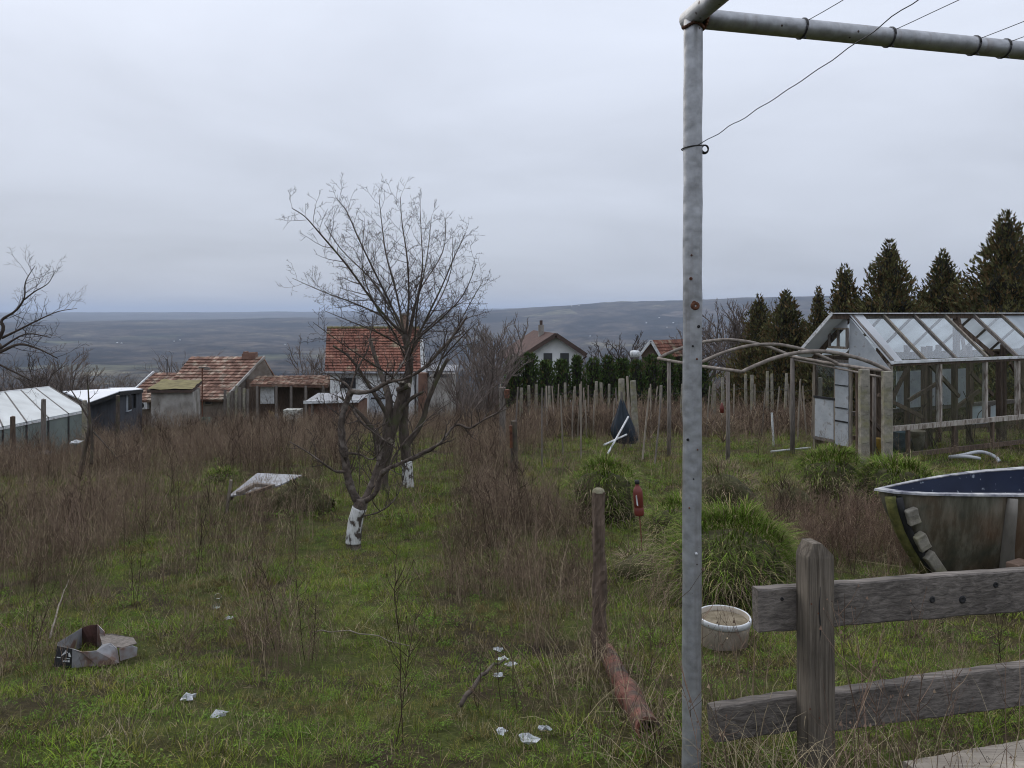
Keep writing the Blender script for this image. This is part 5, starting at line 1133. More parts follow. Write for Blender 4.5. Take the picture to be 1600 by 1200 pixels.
# ------------------------------------------------------------------ fibreglass pool shell with blue inside
def hull_mats():
    m, N, L, b = new_mat('stained_hull'); b.inputs['Roughness'].default_value = .6
    t = N.new('ShaderNodeTexCoord').outputs['Object']; mp_ = N.new('ShaderNodeMapping'); mp_.inputs['Scale'].default_value = (6, 6, .9); L.new(t, mp_.inputs[0])
    n = N.new('ShaderNodeTexNoise'); n.inputs['Scale'].default_value = 1.6; n.inputs['Detail'].default_value = 9; n.inputs['Roughness'].default_value = .68; L.new(mp_.outputs[0], n.inputs['Vector'])
    r = ramp(N, [(.32, (.030, .020, .013)), (.46, (.085, .065, .045)), (.56, (.17, .145, .11)), (.72, (.30, .27, .225))]); L.new(n.outputs['Fac'], r.inputs[0])
    n2 = N.new('ShaderNodeTexNoise'); n2.inputs['Scale'].default_value = 2.2; n2.inputs['Detail'].default_value = 5; L.new(t, n2.inputs['Vector'])
    k = ramp(N, [(.42, (.05, .065, .045)), (.62, (.13, .065, .03))]); L.new(n2.outputs['Fac'], k.inputs[0])
    mx = N.new('ShaderNodeMix'); mx.data_type = 'RGBA'; mx.inputs['Factor'].default_value = .45; L.new(r.outputs[0], mx.inputs['A']); L.new(k.outputs[0], mx.inputs['B']); L.new(mx.outputs['Result'], b.inputs['Base Color'])
    bp = N.new('ShaderNodeBump'); bp.inputs['Strength'].default_value = .4; bp.inputs['Distance'].default_value = .01; L.new(n.outputs['Fac'], bp.inputs['Height']); L.new(bp.outputs[0], b.inputs['Normal']); return m
M['hull'] = hull_mats(); M['pool_blue'] = pmat('pool_blue', two((.010, .015, .036), (.018, .027, .058)), 3, .42, spec=.4, dirt=((.26, .29, .33), 16, .66, .70))
M['rim'] = pmat('worn_rim', [(.38, (.11, .11, .14)), (.52, (.30, .30, .31)), (.7, (.52, .51, .49))], 7, .7, .2)
M['green_moss'] = pmat('green_moss', two((.045, .05, .015), (.14, .13, .04)), 14, 1.0, .6)
def pool_shell():
    zr = -1.50 + CZ; zb = -2.26 + CZ
    rim = [(3.10, 6.12), (3.22, 6.02), (3.40, 5.965), (3.7, 5.94), (4.2, 5.93), (4.8, 5.94), (5.4, 5.97), (6.0, 6.02), (6.6, 6.1), (6.9, 6.5), (6.8, 6.95), (6.2, 7.08), (5.5, 7.04), (4.9, 6.94), (4.4, 6.80), (3.95, 6.61), (3.55, 6.40), (3.27, 6.23)]
    bot = [(3.62, 6.20), (3.64, 6.16), (3.74, 6.13), (3.9, 6.11), (4.3, 6.10), (4.8, 6.12), (5.4, 6.15), (6.0, 6.2), (6.4, 6.3), (6.6, 6.6), (6.5, 7.0), (6.1, 7.1), (5.5, 6.9), (4.9, 6.7), (4.4, 6.5), (4.0, 6.36), (3.8, 6.28), (3.66, 6.22)]
    n = len(rim); t = thing('pool_shell', (4.9, 6.5, gz(4.9, 6.5)), 'stained fibreglass pool shell with dark blue inside and worn white rim', 'pool shell')
    def ring(f, off=0.0, z=None):
        bulge = math.sin(f * math.pi) * .10; out = []
        for (a, b) in zip(rim, bot):
            c = Vector((4.9, 6.5, 0)); p = Vector((a[0], a[1], 0)).lerp(Vector((b[0], b[1], 0)), f ** 1.15); d = (p - c).normalized(); p = p + d * (bulge * .55 + off); p.z = (zr + (zb - zr) * f) if z is None else z; out.append(p)
        return out
    def loft(rings):
        mb = MB(); m = len(rings); mb.add([p for r_ in rings for p in r_], [(k * n + i, k * n + (i + 1) % n, (k + 1) * n + (i + 1) % n, (k + 1) * n + i) for k in range(m - 1) for i in range(n)]); return mb
    fs = [0, .12, .25, .4, .55, .7, .85, 1.0]
    mb = loft([ring(f) for f in fs]); mb.build('hull', M['hull'], t, smooth=True)
    mb = loft([ring(f, -.045) for f in fs[:-1]]); b = len(mb.v); mb.f.append(tuple(b - n + i for i in range(n))); mb.build('inside', M['pool_blue'], t, smooth=True)
    mb = loft([ring(0, -.05, zr + .004), ring(0, -.05, zr + .012), ring(0, .04, zr + .010), ring(0, .045, zr - .006), ring(0, .0, zr - .006)]); mb.build('rim', M['rim'], t)
    for (a, s) in ((4.1, .055), (4.86, .055), (5.6, .05)):    # upright ribs moulded in the near side
        pts = []
        for f in (.03, .2, .4, .6, .8, 1.0):
            i = min(range(8), key=lambda q: abs(rim[q][0] - a)); r_ = ring(f); j = i if rim[i][0] <= a else i - 1; u = (a - rim[j][0]) / (rim[j + 1][0] - rim[j][0]); p = r_[j].lerp(r_[j + 1], u); pts.append(p - Vector((.06 * f * f, .012, 0)))
        m2 = MB(); m2.tube(pts, [s * .7, s * .8, s * .85, s * .9, s, s], 10); m2.build('rib', M['hull_rib'], t, smooth=True)
    # bow seam with its packing blocks
    seam = [ring(f)[1] + Vector((-.02, -.03, 0)) for f in (.05, .2, .4, .6, .8, 1.0)]
    m2 = MB(); m2.tube([p + Vector((-.06, .02, 0)) for p in seam], .045, 8); m2.build('mossy_seam', M['green_moss'], t, smooth=True)
    m2 = MB(); m2.tube([p + Vector((-.005, .0, 0)) for p in seam], .036, 8); m2.build('dark_gap', M['black'], t, smooth=True)
    for (f0, f1) in ((.16, .32), (.45, .62), (.68, .98)):
        a = ring(f0)[1].lerp(ring(f0)[2], .35) + Vector((-.02, -.05, 0)); b = ring(f1)[1].lerp(ring(f1)[2], .35) + Vector((-.02, -.05, 0)); m2 = MB(); m2.beam(a, b, .10, .06, (0, -1, .2), 3, .006); m2.build('packing_block', M['concrete'], t, bevel=.01)
    KEEP_OUT.extend([(4.3, 6.3, .5), (5.2, 6.5, .8), (6.2, 6.7, .8)])
    mb = MB(); mb.box(P(1592, 885, 5.78), (.2, .1, .08), rz(.5)); o = mb.build('brick', M['brick'], bevel=.008); tag(o, 'reddish brick lying against the foot of the pool shell', 'brick')
M['hull_rib'] = pmat('hull_rib', two((.10, .09, .075), (.24, .22, .19)), 5, .7, .2, stretch=(1, 1, .3)); M['brick'] = pmat('brick', two((.13, .085, .06), (.25, .17, .125)), 12, .9, .5, island=.2)
pool_shell()

# ------------------------------------------------------------------ vineyard stakes, wrapped parasol, posts
def stake(x, ytop, d, r, mt, lean, nm, lb, grp, extra=0.0):
    b = G(x, d, -.15); tp = P(x + lean, ytop, d); m2 = MB(); m2.tube([b, b.lerp(tp, .5) + Vector((rng.uniform(-.015, .015), 0, 0)), tp], [r, r * .95, r * .85], 7)
    o = m2.build(nm, M[mt], loc=G(x, d)); return tag(o, lb, 'stake' if 'stake' in nm else 'post', grp)
grp = 'stakes and posts of the small vineyard'
ORD = 'first second third fourth fifth sixth seventh eighth ninth tenth eleventh twelfth thirteenth fourteenth fifteenth sixteenth seventeenth eighteenth nineteenth twentieth twenty-first twenty-second twenty-third twenty-fourth twenty-fifth twenty-sixth twenty-seventh twenty-eighth twenty-ninth'.split()
cpost = [(815, 606, 0), (829, 602, -3), (838, 601, 0), (858, 603, 0), (883, 598, 0), (900, 604, -2), (932, 596, 0), (943, 598, -4), (952, 600, 0), (1064, 600, 3), (1031, 602, 2), (1116, 600, 0), (1129, 590, 0), (1165, 585, 0), (1175, 586, 0), (1199, 580, 0), (1206, 584, 0), (1225, 583, 4), (1272, 582, 0)]
for x, y, l in cpost: stake(x, y, rng.uniform(24, 29), rng.uniform(.055, .075), 'concrete', l, 'vineyard_post', ORD[sorted(q[0] for q in cpost).index(x)] + ' thick pale vineyard post counting from the left', grp)
sx = [(848, 606), (855, 603), (867, 603), (871, 600), (894, 610), (902, 596), (908, 598), (912, 606), (917, 625), (921, 602), (957, 622), (1021, 604), (1018, 600), (1090, 598), (1103, 603), (1180, 600), (1190, 606), (1212, 604), (1237, 600), (1246, 592), (1255, 596), (1261, 603), (1268, 590), (1147, 600), (1108, 590), (805, 605), (788, 600), (927, 610), (966, 606)]
for x, y in sx: stake(x, y, rng.uniform(19.5, 26), .026, rng.choice(['pale_stake', 'pale_stake', 'old_wood']), rng.uniform(-7, 7), 'vineyard_stake', ORD[sorted(q[0] for q in sx).index(x)] + ' thin wooden vineyard stake counting from the left', grp)
for x, y, d, r, l, mt, lb in ((975, 592, 19.5, .10, -4, 'concrete', 'thick leaning post beside the dark wrapped parasol'), (995, 595, 19.2, .095, -6, 'concrete', 'thick post just right of the dark wrapped parasol'), (985, 588, 18.0, .035, -5, 'pale_stake', 'tall thin stake between two thick posts by the parasol'), (1003, 606, 15.5, .022, 12, 'pale_stake', 'slanting pale stake leaning right, near the parasol'),
                            (1022, 606, 15.0, .02, 12, 'old_wood', 'dark slanting stick leaning right behind the silver pole'), (880, 618, 16.5, .02, -4, 'pale_stake', 'thin upright stick in the green grass left of the parasol'), (908, 600, 16.0, .02, -2, 'pale_stake', 'tallest thin stick in the grass left of the parasol'), (847, 606, 14.5, .016, 0, 'old_wood', 'thin stick standing right of the dark stump post')):
    stake(x, y, d, r, mt, l, 'wooden_stake', lb, None)
b = G(803, 12.9, -.1); mb = rough_post('', b, P(803, 658, 12.9), .065, None, 9, 10, .15); t = thing('stump_post', G(803, 12.9), 'short dark wooden post in the brown weeds right of the fruit trees', 'post'); mb.build('shaft', M['bark'], t); mb = MB(); mb.beam(P(798, 665, 12.8), P(799, 700, 12.8), .05, .04, (0, 1, 0)); mb.build('split_piece', M['rust'], t)
for (x, d, y, lb) in ((785, 17, 605, 'grey timber post with a rusty tin at its side'), (1280, 22, 590, 'grey post beside the greenhouse back corner')):
    t = thing('timber_post', G(x, d), lb, 'post'); mb = MB(); mb.beam(G(x, d, -.2), P(x, y, d), .14, .12, (0, 1, 0), 6, .008); mb.build('shaft', M['old_wood'], t)
    if x < 800: mb = MB(); mb.lathe([(.001, 0), (.06, 0), (.062, .2), (.001, .2)], P(792, 622, 16.85), 12); mb.build('rusty_tin', M['rust'], t)
mb = MB(); mb.lathe([(.001, 0), (.04, 0), (.042, .12), (.02, .17), (.015, .2), (.001, .2)], P(1128, 645, 14.4), 12); o = mb.build('red_bottle', M['red_plastic'], smooth=True); tag(o, 'small red bottle hung on the hoop upright', 'bottle')
M['tarp'] = pmat('dark_tarp', two((.010, .016, .024), (.024, .034, .046)), 3, .5, .4, 12)
def parasol():
    D = 17.6; base = G(975, D); t = thing('wrapped_parasol', base, 'dark blue-black tarp wrapped to a cone round a stake', 'parasol'); mb = MB(); n = 40; rows = [(622, .02, 971), (632, .07, 971), (645, .13, 971), (658, .20, 971), (668, .25, 972), (678, .27, 974), (686, .25, 977), (692, .2, 979)]; vs = []
    for (y, r, x) in rows:
        c = P(x, y, D)
        for i in range(n):
            a = 6.283 * i / n; q = r * (1 + .18 * math.cos(3 * a + y * .03) + .13 * math.cos(9 * a + y * .05)); vs.append(c + Vector((math.cos(a) * q, math.sin(a) * q * .7, 0)))
    mb.add(vs, [(k * n + i, k * n + (i + 1) % n, (k + 1) * n + (i + 1) % n, (k + 1) * n + i) for k in range(len(rows) - 1) for i in range(n)]); mb.build('cloth', M['tarp'], t, smooth=True)
    mb = MB(); mb.tube([base - Vector((0, 0, .1)), P(971, 612, D)], .03, 8); mb.build('pole', M['old_wood'], t)
    for x0, y0, x1, y1, lb in ((949, 710, 982, 651, 'longer of the two white poles crossed before the dark parasol'), (944, 695, 979, 679, 'shorter low white pole crossed before the dark parasol')):
        m2 = MB(); m2.tube([P(x0, y0, 16.2), P(x1, y1, 16.9)], .022, 7); o = m2.build('white_pole', M['white_paint']); tag(o, lb, 'pole')
    m2 = MB(); m2.tube([G(1205, 16.2, .04), G(1266, 17.2, .05)], .022, 7); o = m2.build('white_pole', M['white_paint']); tag(o, 'white pole lying on the grass left of the greenhouse', 'pole')
    m2 = MB(); m2.tube([G(1209, 18.2, 0), P(1206, 645, 18.2)], .028, 7); o = m2.build('white_pole', M['white_paint']); tag(o, 'short white pole upright in the grass by the vineyard', 'pole')
parasol()
for x0, x1, d, y, lb in ((808, 1062, 24.2, 612, 'upper slack wire strung along the vineyard posts'), (812, 1060, 24.0, 632, 'lower slack wire strung along the vineyard posts'), (1098, 1275, 24.4, 606, 'slack wire strung along the posts right of the silver pole')):
    a, b = P(x0, y, d), P(x1, y + 2, d + .6); m2 = MB(); m2.tube([a.lerp(b, k / 24) - Vector((0, 0, .1 * abs(math.sin(k / 24 * 9.4)))) for k in range(25)], .006, 5); o = m2.build('vineyard_wire', M['wire'], smooth=True); tag(o, lb, 'wire')
for (x, d, h_, w_, lb) in ((1130, 19.0, 1.3, 1.3, 'low reddish bramble bush behind the hoop upright'), (1015, 20.5, 1.2, 1.0, 'low bramble bush among the stakes right of the parasol'), (870, 21.5, 1.3, 1.3, 'low bramble bush among the stakes left of the parasol')):
    bare_tree('bramble_bush', G(x, d), h_, w_, lb, 'weed', 2, 6, .08, r=.02, nl=12, cat='bush')
for (x, d, y, r, mt, lb) in ((20, 19.5, 651, .07, 'brown_wood', 'short brown post at the near end of the white glasshouse'), (68, 19.0, 624, .065, 'old_wood', 'tallest grey post standing before the white glasshouse'), (132, 21.5, 626, .08, 'concrete', 'pale concrete post at the far corner of the glasshouse'), (184, 25, 618, .07, 'bark', 'dark post standing before the grey shed wall')):
    t = thing('fence_post', G(x, d), lb, 'post', 'old posts before the glasshouse'); rough_post('', G(x, d, -.2), P(x, y, d), r, None, 8, 8, .1).build('shaft', M[mt], t)

# ------------------------------------------------------------------ buildings at the field's far edge
M['plaster'] = pmat('grey_plaster', two((.24, .22, .20), (.44, .42, .39)), 1.5, .95, .2, 12, dirt=((.16, .14, .115), 1.1, .45, .7)); M['white_wall'] = pmat('white_render', two((.68, .69, .69), (.80, .81, .81)), 2, .9, .05, dirt=((.4, .39, .37), 1.5, .58, .8))
M['dark_clad'] = pmat('dark_cladding', two((.040, .043, .052), (.07, .074, .086)), 2, .7, .1, stretch=(6, 6, .4)); M['metal_roof'] = pmat('pale_metal_roof', two((.46, .48, .52), (.60, .62, .66)), 2, .45, .1); M['old_brick'] = pmat('old_brickwork', two((.11, .06, .045), (.22, .13, .095)), 3, .95, .4, 20); M['earth_wall'] = pmat('earth_wall', two((.13, .105, .085), (.26, .225, .19)), 2.5, .95, .4, 14)
M['tile'] = pmat('clay_tile', [(.3, (.12, .054, .040)), (.5, (.20, .085, .058)), (.7, (.27, .135, .095))], 2.0, .9, .1, island=.24, dirt=((.30, .25, .17), 1.6, .56, .72)); M['old_tile'] = pmat('weathered_tile', [(.3, (.12, .068, .05)), (.5, (.22, .125, .09)), (.7, (.32, .22, .17))], 2.2, .9, .1, island=.35, dirt=((.36, .30, .23), 2.2, .5, .7)); M['mossy_roof'] = pmat('mossy_roof', two((.10, .085, .042), (.22, .19, .085)), 3, 1.0, .5, 20)
M['pale_blue'] = pmat('pale_blue_door', two((.36, .40, .45), (.50, .54, .58)), 3, .6); M['window_dark'] = pmat('dark_pane', two((.012, .013, .015), (.035, .036, .038)), 3, .2, spec=.5); M['brown_trim'] = pmat('brown_trim', two((.045, .03, .025), (.09, .06, .048)), 4, .8)
def tiles(mb, e0, e1, r0, r1, tw, th):
    """lapped tiles between eave e0-e1 and ridge r0-r1"""
    w = (e1 - e0).length; l = (r0 - e0).length; nc = max(2, int(w / tw)); nr = max(2, int(l / th)); nrm = (e1 - e0).cross(r0 - e0).normalized()
    if nrm.z < 0: nrm = -nrm
    for j in range(nr):
        for i in range(nc):
            f0, f1 = j / nr, (j + 1.12) / nr; u0, u1 = i / nc, (i + .93) / nc
            def q(u, f): return (e0.lerp(e1, u)).lerp(r0.lerp(r1, u), f)
            lift = .055 + rng.uniform(-.006, .018); a, b, c, d = q(u0, f0) + nrm * lift, q(u1, f0) + nrm * (lift + rng.uniform(-.006, .006)), q(u1, f1) + nrm * .012, q(u0, f1) + nrm * .012; m_ = (a + b) / 2 + nrm * .022; mt_ = (c + d) / 2 + nrm * .018
            mb.add([a, m_, b, c, mt_, d, a - nrm * .04, b - nrm * .04], [(0, 1, 4, 5), (1, 2, 3, 4), (6, 7, 2, 1, 0)])
def wallbox(par, nm, a, b, c, d, z0, z1, mt):
    mb = MB(); mb.slab([Vector((p.x, p.y, z0)) for p in (a, b, c, d)], (0, 0, z1 - z0)); return mb.build(nm, M[mt], par)
def tiled_cottage():
    D = 40; t = thing('tiled_cottage', G(300, D), 'long low cottage with two-level weathered brown tile roof', 'house'); y = lambda p: P(0, p, D).z
    zg = G(300, D).z - .3; fx = lambda x: (x - 800) / F * D
    a, b = Vector((fx(205), D, 0)), Vector((fx(352), D, 0)); dp = 4.4
    wallbox(t, 'wall', a, b, b + Vector((0.5, dp, 0)), a + Vector((0.5, dp, 0)), zg, y(616), 'earth_wall')
    rz_hi, rz_lo = y(558), y(583)
    e0, e1 = Vector((fx(250), D - .4, y(624))), Vector((fx(352), D - .4, y(624))); r0, r1 = Vector((fx(265) + .2, D + 2.2, P(0, 558, D + 2.2).z)), Vector((fx(378) + .45, D + 2.2, P(0, 558, D + 2.2).z))
    for nm, q in (('roof', (e0, e1, r0, r1)), ('lower_roof', (Vector((fx(198), D - .45, y(626))), e0 + Vector((-.05, -.05, -.03)), Vector((fx(222), D + 1.4, P(0, 583, D + 1.4).z)), Vector((fx(262), D + 1.4, P(0, 583, D + 1.4).z))))):
        mb = MB(); tiles(mb, q[0], q[1], q[2], q[3], .24, .24); mb.slab([q[0], q[1], q[3], q[2]], (0, .05, -.08)); o = mb.build(nm, M['old_tile'], t); o['kind'] = 'stuff'
    bk0, bk1 = r0 + Vector((0, 2.2, -2.2)), r1 + Vector((.5, 2.2, -2.2)); mb = MB(); mb.slab([r0, r1, bk1, bk0], (0, 0, -.08)); mb.build('back_roof', M['old_tile'], t)
    mb = MB(); mb.slab([e1 + Vector((.02, .1, -.1)), Vector((bk1.x, bk1.y, e1.z - .3)), r1 + Vector((.0, 0, -.12))], (.0, .0, -.01)); mb.slab([Vector((e1.x + .05, e1.y + .4, zg)), Vector((bk1.x - .1, bk1.y - .2, zg)), Vector((bk1.x - .1, bk1.y - .2, e1.z - .1)), r1 + Vector((.02, 0, -.15)), Vector((e1.x + .05, e1.y + .3, e1.z - .1))], (-.2, .05, 0)); mb.build('gable_wall', M['earth_wall'], t)
    mb = MB(); mb.beam(e1 + Vector((.06, 0, .02)), r1 + Vector((.06, 0, .03)), .1, .12); mb.build('gable_edge', M['plaster'], t); mb = MB(); mb.beam(Vector((fx(197), D - .45, y(626))), Vector((fx(221), D + 1.4, P(0, 582, D + 1.4).z + .05)), .1, .12); mb.build('gable_edge', M['white_paint'], t)
    mb = MB(); c = Vector((fx(358), D + 2.2, r0.z)); mb.box(c + Vector((.35, 0, .05)), (.75, .5, .32)); mb.box(c + Vector((.12, 0, .27)), (.18, .4, .12)); mb.box(c + Vector((.52, 0, .25)), (.4, .5, .07)); mb.build('chimney', M['old_brick'], t)
    mb = MB(); mb.box((fx(326), D - .02, y(627)), (.42, .1, .4)); w = mb.build('window', M['pale_stake'], t); mb = MB(); mb.box((fx(326), D - .08, y(627)), (.3, .03, .28)); mb.build('pane', M['window_dark'], w)
    mb = MB(); mb.box((fx(228), D - .25, y(632)), (.5, .3, .42)); o = mb.build('air_conditioner', M['white_paint']); tag(o, 'white air conditioner box on the cottage wall beside the mossy shed', 'air conditioner')
    mb = MB(); mb.lathe([(.15, 0), (.02, .012)], Vector((fx(227), D - .42, y(632))), 14, (0, -1, 0)); q = mb.build('fan_grille', M['black']); q.parent = o; q.matrix_parent_inverse = Matrix.Translation(-o.location)
    mb = MB(); mb.tube([G(316, D - 1.5), P(316, 575, D - 1.5)], .035, 7); m_ = mb.build('mast', M['rust']); tag(m_, 'thin rusty antenna mast rising before the cottage roof', 'mast')
    mb = MB(); mb.box(P(318, 574, D - 1.5), (.5, .06, .06)); mb.box(P(324, 576, D - 1.5), (.25, .2, .12)); q = mb.build('antenna', M['old_wood']); q.parent = m_; q.matrix_parent_inverse = Matrix.Translation(-m_.location)
    mb = MB(); mb.tube([P(261, 585, D), P(261, 561, D)], .03, 6); q = mb.build('flue', M['wire'], t)
tiled_cottage()
def plaster_shed():
    D = 35; t = thing('plaster_shed', G(272, D), 'small stained plaster shed with mossy flat roof', 'shed'); fx = lambda x: (x - 800) / F * D; zg = G(272, D).z - .3
    a, b = Vector((fx(236), D, 0)), Vector((fx(301), D, 0)); c = Vector(((313 - 800) / F * 37.2, 37.2, 0)); d = a + (c - b); ztop = P(0, 613, D).z
    wallbox(t, 'wall', a, b, c, d, zg, ztop, 'plaster'); o = Vector((0, 0, 0)); mb = MB(); f = [Vector((fx(233), D - .2, ztop)), Vector((fx(303), D - .2, ztop)), Vector((c.x + .1, c.y, ztop + .22)), Vector((d.x, d.y, ztop + .22))]
    mb.slab(f, (0, 0, .12)); mb.build('roof_slab', M['brown_trim'], t); mb = MB(); g_ = [p + Vector((0, .02, .13)) for p in f]; vs = []; n = 14
    for j in range(9):
        for i in range(n + 1):
            p = g_[0].lerp(g_[1], i / n).lerp(g_[3].lerp(g_[2], i / n), j / 8); p.z += .05 + .06 * mnoise.noise(p * 3); vs.append(p)
    mb.add(vs, [(j * (n + 1) + i, j * (n + 1) + i + 1, (j + 1) * (n + 1) + i + 1, (j + 1) * (n + 1) + i) for j in range(8) for i in range(n)]); mb.build('moss', M['mossy_roof'], t, smooth=True)
plaster_shed()
def grey_shed():
    t = thing('grey_shed', G(180, 29), 'dark grey clad shed with pale sloping metal roof', 'shed'); a = P(140, 0, 27.5); b = P(186, 0, 28.0); c = P(222, 0, 30.5)
    zt = lambda y, d: P(0, y, d).z; zg = G(180, 28).z - .5
    d = a + (c - b); A = [Vector((p.x, p.y, 0)) for p in (a, b, c, d)]; zs = [zt(629, 27.5), zt(616, 28), zt(612, 30.5), zt(622, 30)]
    mb = MB(); vs = [Vector((p.x, p.y, zg)) for p in A] + [Vector((p.x, p.y, z)) for p, z in zip(A, zs)]; mb.add(vs, [(0, 1, 5, 4), (1, 2, 6, 5), (2, 3, 7, 6), (3, 0, 4, 7), (4, 5, 6, 7)]); w = mb.build('wall', M['dark_clad'], t)
    for k in range(1, 6): p = A[1].lerp(A[2], k / 6); m2 = MB(); m2.beam(Vector((p.x - .01, p.y - .01, zg)), Vector((p.x - .01, p.y - .01, zs[1] - .1)), .02, .02, (0, 1, 0)); m2.build('cladding_joint', M['black'], w)
    mb = MB(); mb.slab([P(98, 613, 29), P(138, 631, 27.2), P(188, 613, 27.7), P(190, 608, 30)], (0, 0, .05)); mb.build('roof', M['metal_roof'], t)
    mb = MB(); mb.slab([P(186, 613.5, 27.6), P(223, 610, 30.4), P(210, 607.5, 31.5), P(170, 608, 31)], (0, 0, .06)); mb.build('roof', M['metal_roof'], t)
    for (p, q) in ((P(138, 633, 27.15), P(188, 615, 27.65)), (P(187, 615, 27.6), P(223, 611, 30.4))): m2 = MB(); m2.beam(p, q, .05, .14); m2.build('fascia', M['black'], t)
    q = A[1].lerp(A[2], .36); nrm = Vector((A[2].y - A[1].y, A[1].x - A[2].x, 0)).normalized(); dr = (A[2] - A[1]).normalized()
    m2 = MB(); m2.box((q + nrm * .03 + Vector((0, 0, zt(629, 28.8))))[:], (.42, .08, .72), rz(math.atan2(dr.y, dr.x))); w2 = m2.build('window', M['pale_blue'], t); m2 = MB(); m2.box((q + nrm * .06 + Vector((0, 0, zt(629, 28.8))))[:], (.32, .06, .6), rz(math.atan2(dr.y, dr.x))); m2.build('pane', M['window_dark'], w2)
    q = A[1].lerp(A[2], .62); m2 = MB(); m2.beam(q + nrm * .03 + Vector((0, 0, zt(640, 29))), q + nrm * .03 + Vector((0, 0, zt(616, 29))), .12, .05, (0, 1, 0)); m2.build('dark_strip', M['black'], t)
grey_shed()
M['film_wall'] = film_mat('greenish_glass_sheet', (.30, .35, .33), .35); M['film_roof'] = film_mat('white_roof_sheet', (.62, .66, .67), .25)
def white_glasshouse():
    t = thing('glasshouse', G(50, 22), 'low glasshouse with white sheet roof and greenish panel walls', 'glasshouse'); n0, f0 = P(-80, 684, 18.8), P(136, 641, 24.0); r0, r1 = P(-80, 622, 20.6), P(77, 604.5, 25.4)
    zg = min(G(0, 19).z, G(136, 24).z) - .3; bays = 6; back = (r1 - f0); back.z = 0
    for k in range(bays):
        u0, u1 = k / bays, (k + 1) / bays; a, b = n0.lerp(f0, u0), n0.lerp(f0, u1); c, d = r0.lerp(r1, u0), r0.lerp(r1, u1); dr = (b - a).normalized() * .03
        m2 = MB(); m2.slab([a + dr, b - dr, d - dr, c + dr], (0, 0, .02)); m2.build('roof_sheet', M['film_roof'], t)
        m2 = MB(); m2.slab([a + dr, b - dr, Vector((b.x - dr.x, b.y - dr.y, gz(b.x, b.y) - .1)), Vector((a.x + dr.x, a.y + dr.y, gz(a.x, a.y) - .1))], (-.02, .02, 0)); m2.build('wall_panel', M['film_wall'], t)
        m2 = MB(); m2.slab([c + dr, d - dr, d - dr + back + Vector((0, 0, -.9)), c + dr + back + Vector((0, 0, -.9))], (0, 0, .02)); m2.build('roof_sheet', M['film_roof'], t)
    for k in range(bays + 1):
        u = k / bays; a = n0.lerp(f0, u); c = r0.lerp(r1, u); m2 = MB(); m2.beam(Vector((a.x, a.y, gz(a.x, a.y) - .2)), a, .05, .05, (0, 1, 0)); m2.build('wall_post', M['wire'], t); m2 = MB(); m2.beam(a + Vector((0, 0, .01)), c + Vector((0, 0, .01)), .045, .03); m2.build('rafter', M['wire'], t)
    m2 = MB(); e = f0 + (r1 - f0) * 1.0; bb = f0 + back * 2; m2.add([Vector((f0.x, f0.y, gz(f0.x, f0.y) - .1)), f0, r1, Vector((bb.x, bb.y, f0.z)), Vector((bb.x, bb.y, zg))], [(0, 1, 2, 3, 4)]); m2.build('gable_panel', M['film_wall'], t)
    m2 = MB(); m2.beam(n0 + Vector((0, 0, -.04)), f0 + Vector((0, 0, -.04)), .05, .06); m2.build('eave_rail', M['white_paint'], t); m2 = MB(); m2.beam(r0, r1, .06, .05); m2.build('ridge_cap', M['white_paint'], t)
    for (x, y, lb) in ((52, 714, 'white rubble lump left of the middle glasshouse post'), (70, 708, 'white rubble lump right at the middle glasshouse post'), (118, 692, 'white rubble lump at the far glasshouse corner')):
        o = crumple(P(x, y, 18.6), .12, x).build('rubble', M['scrap']); tag(o, lb, 'rubble')
white_glasshouse()
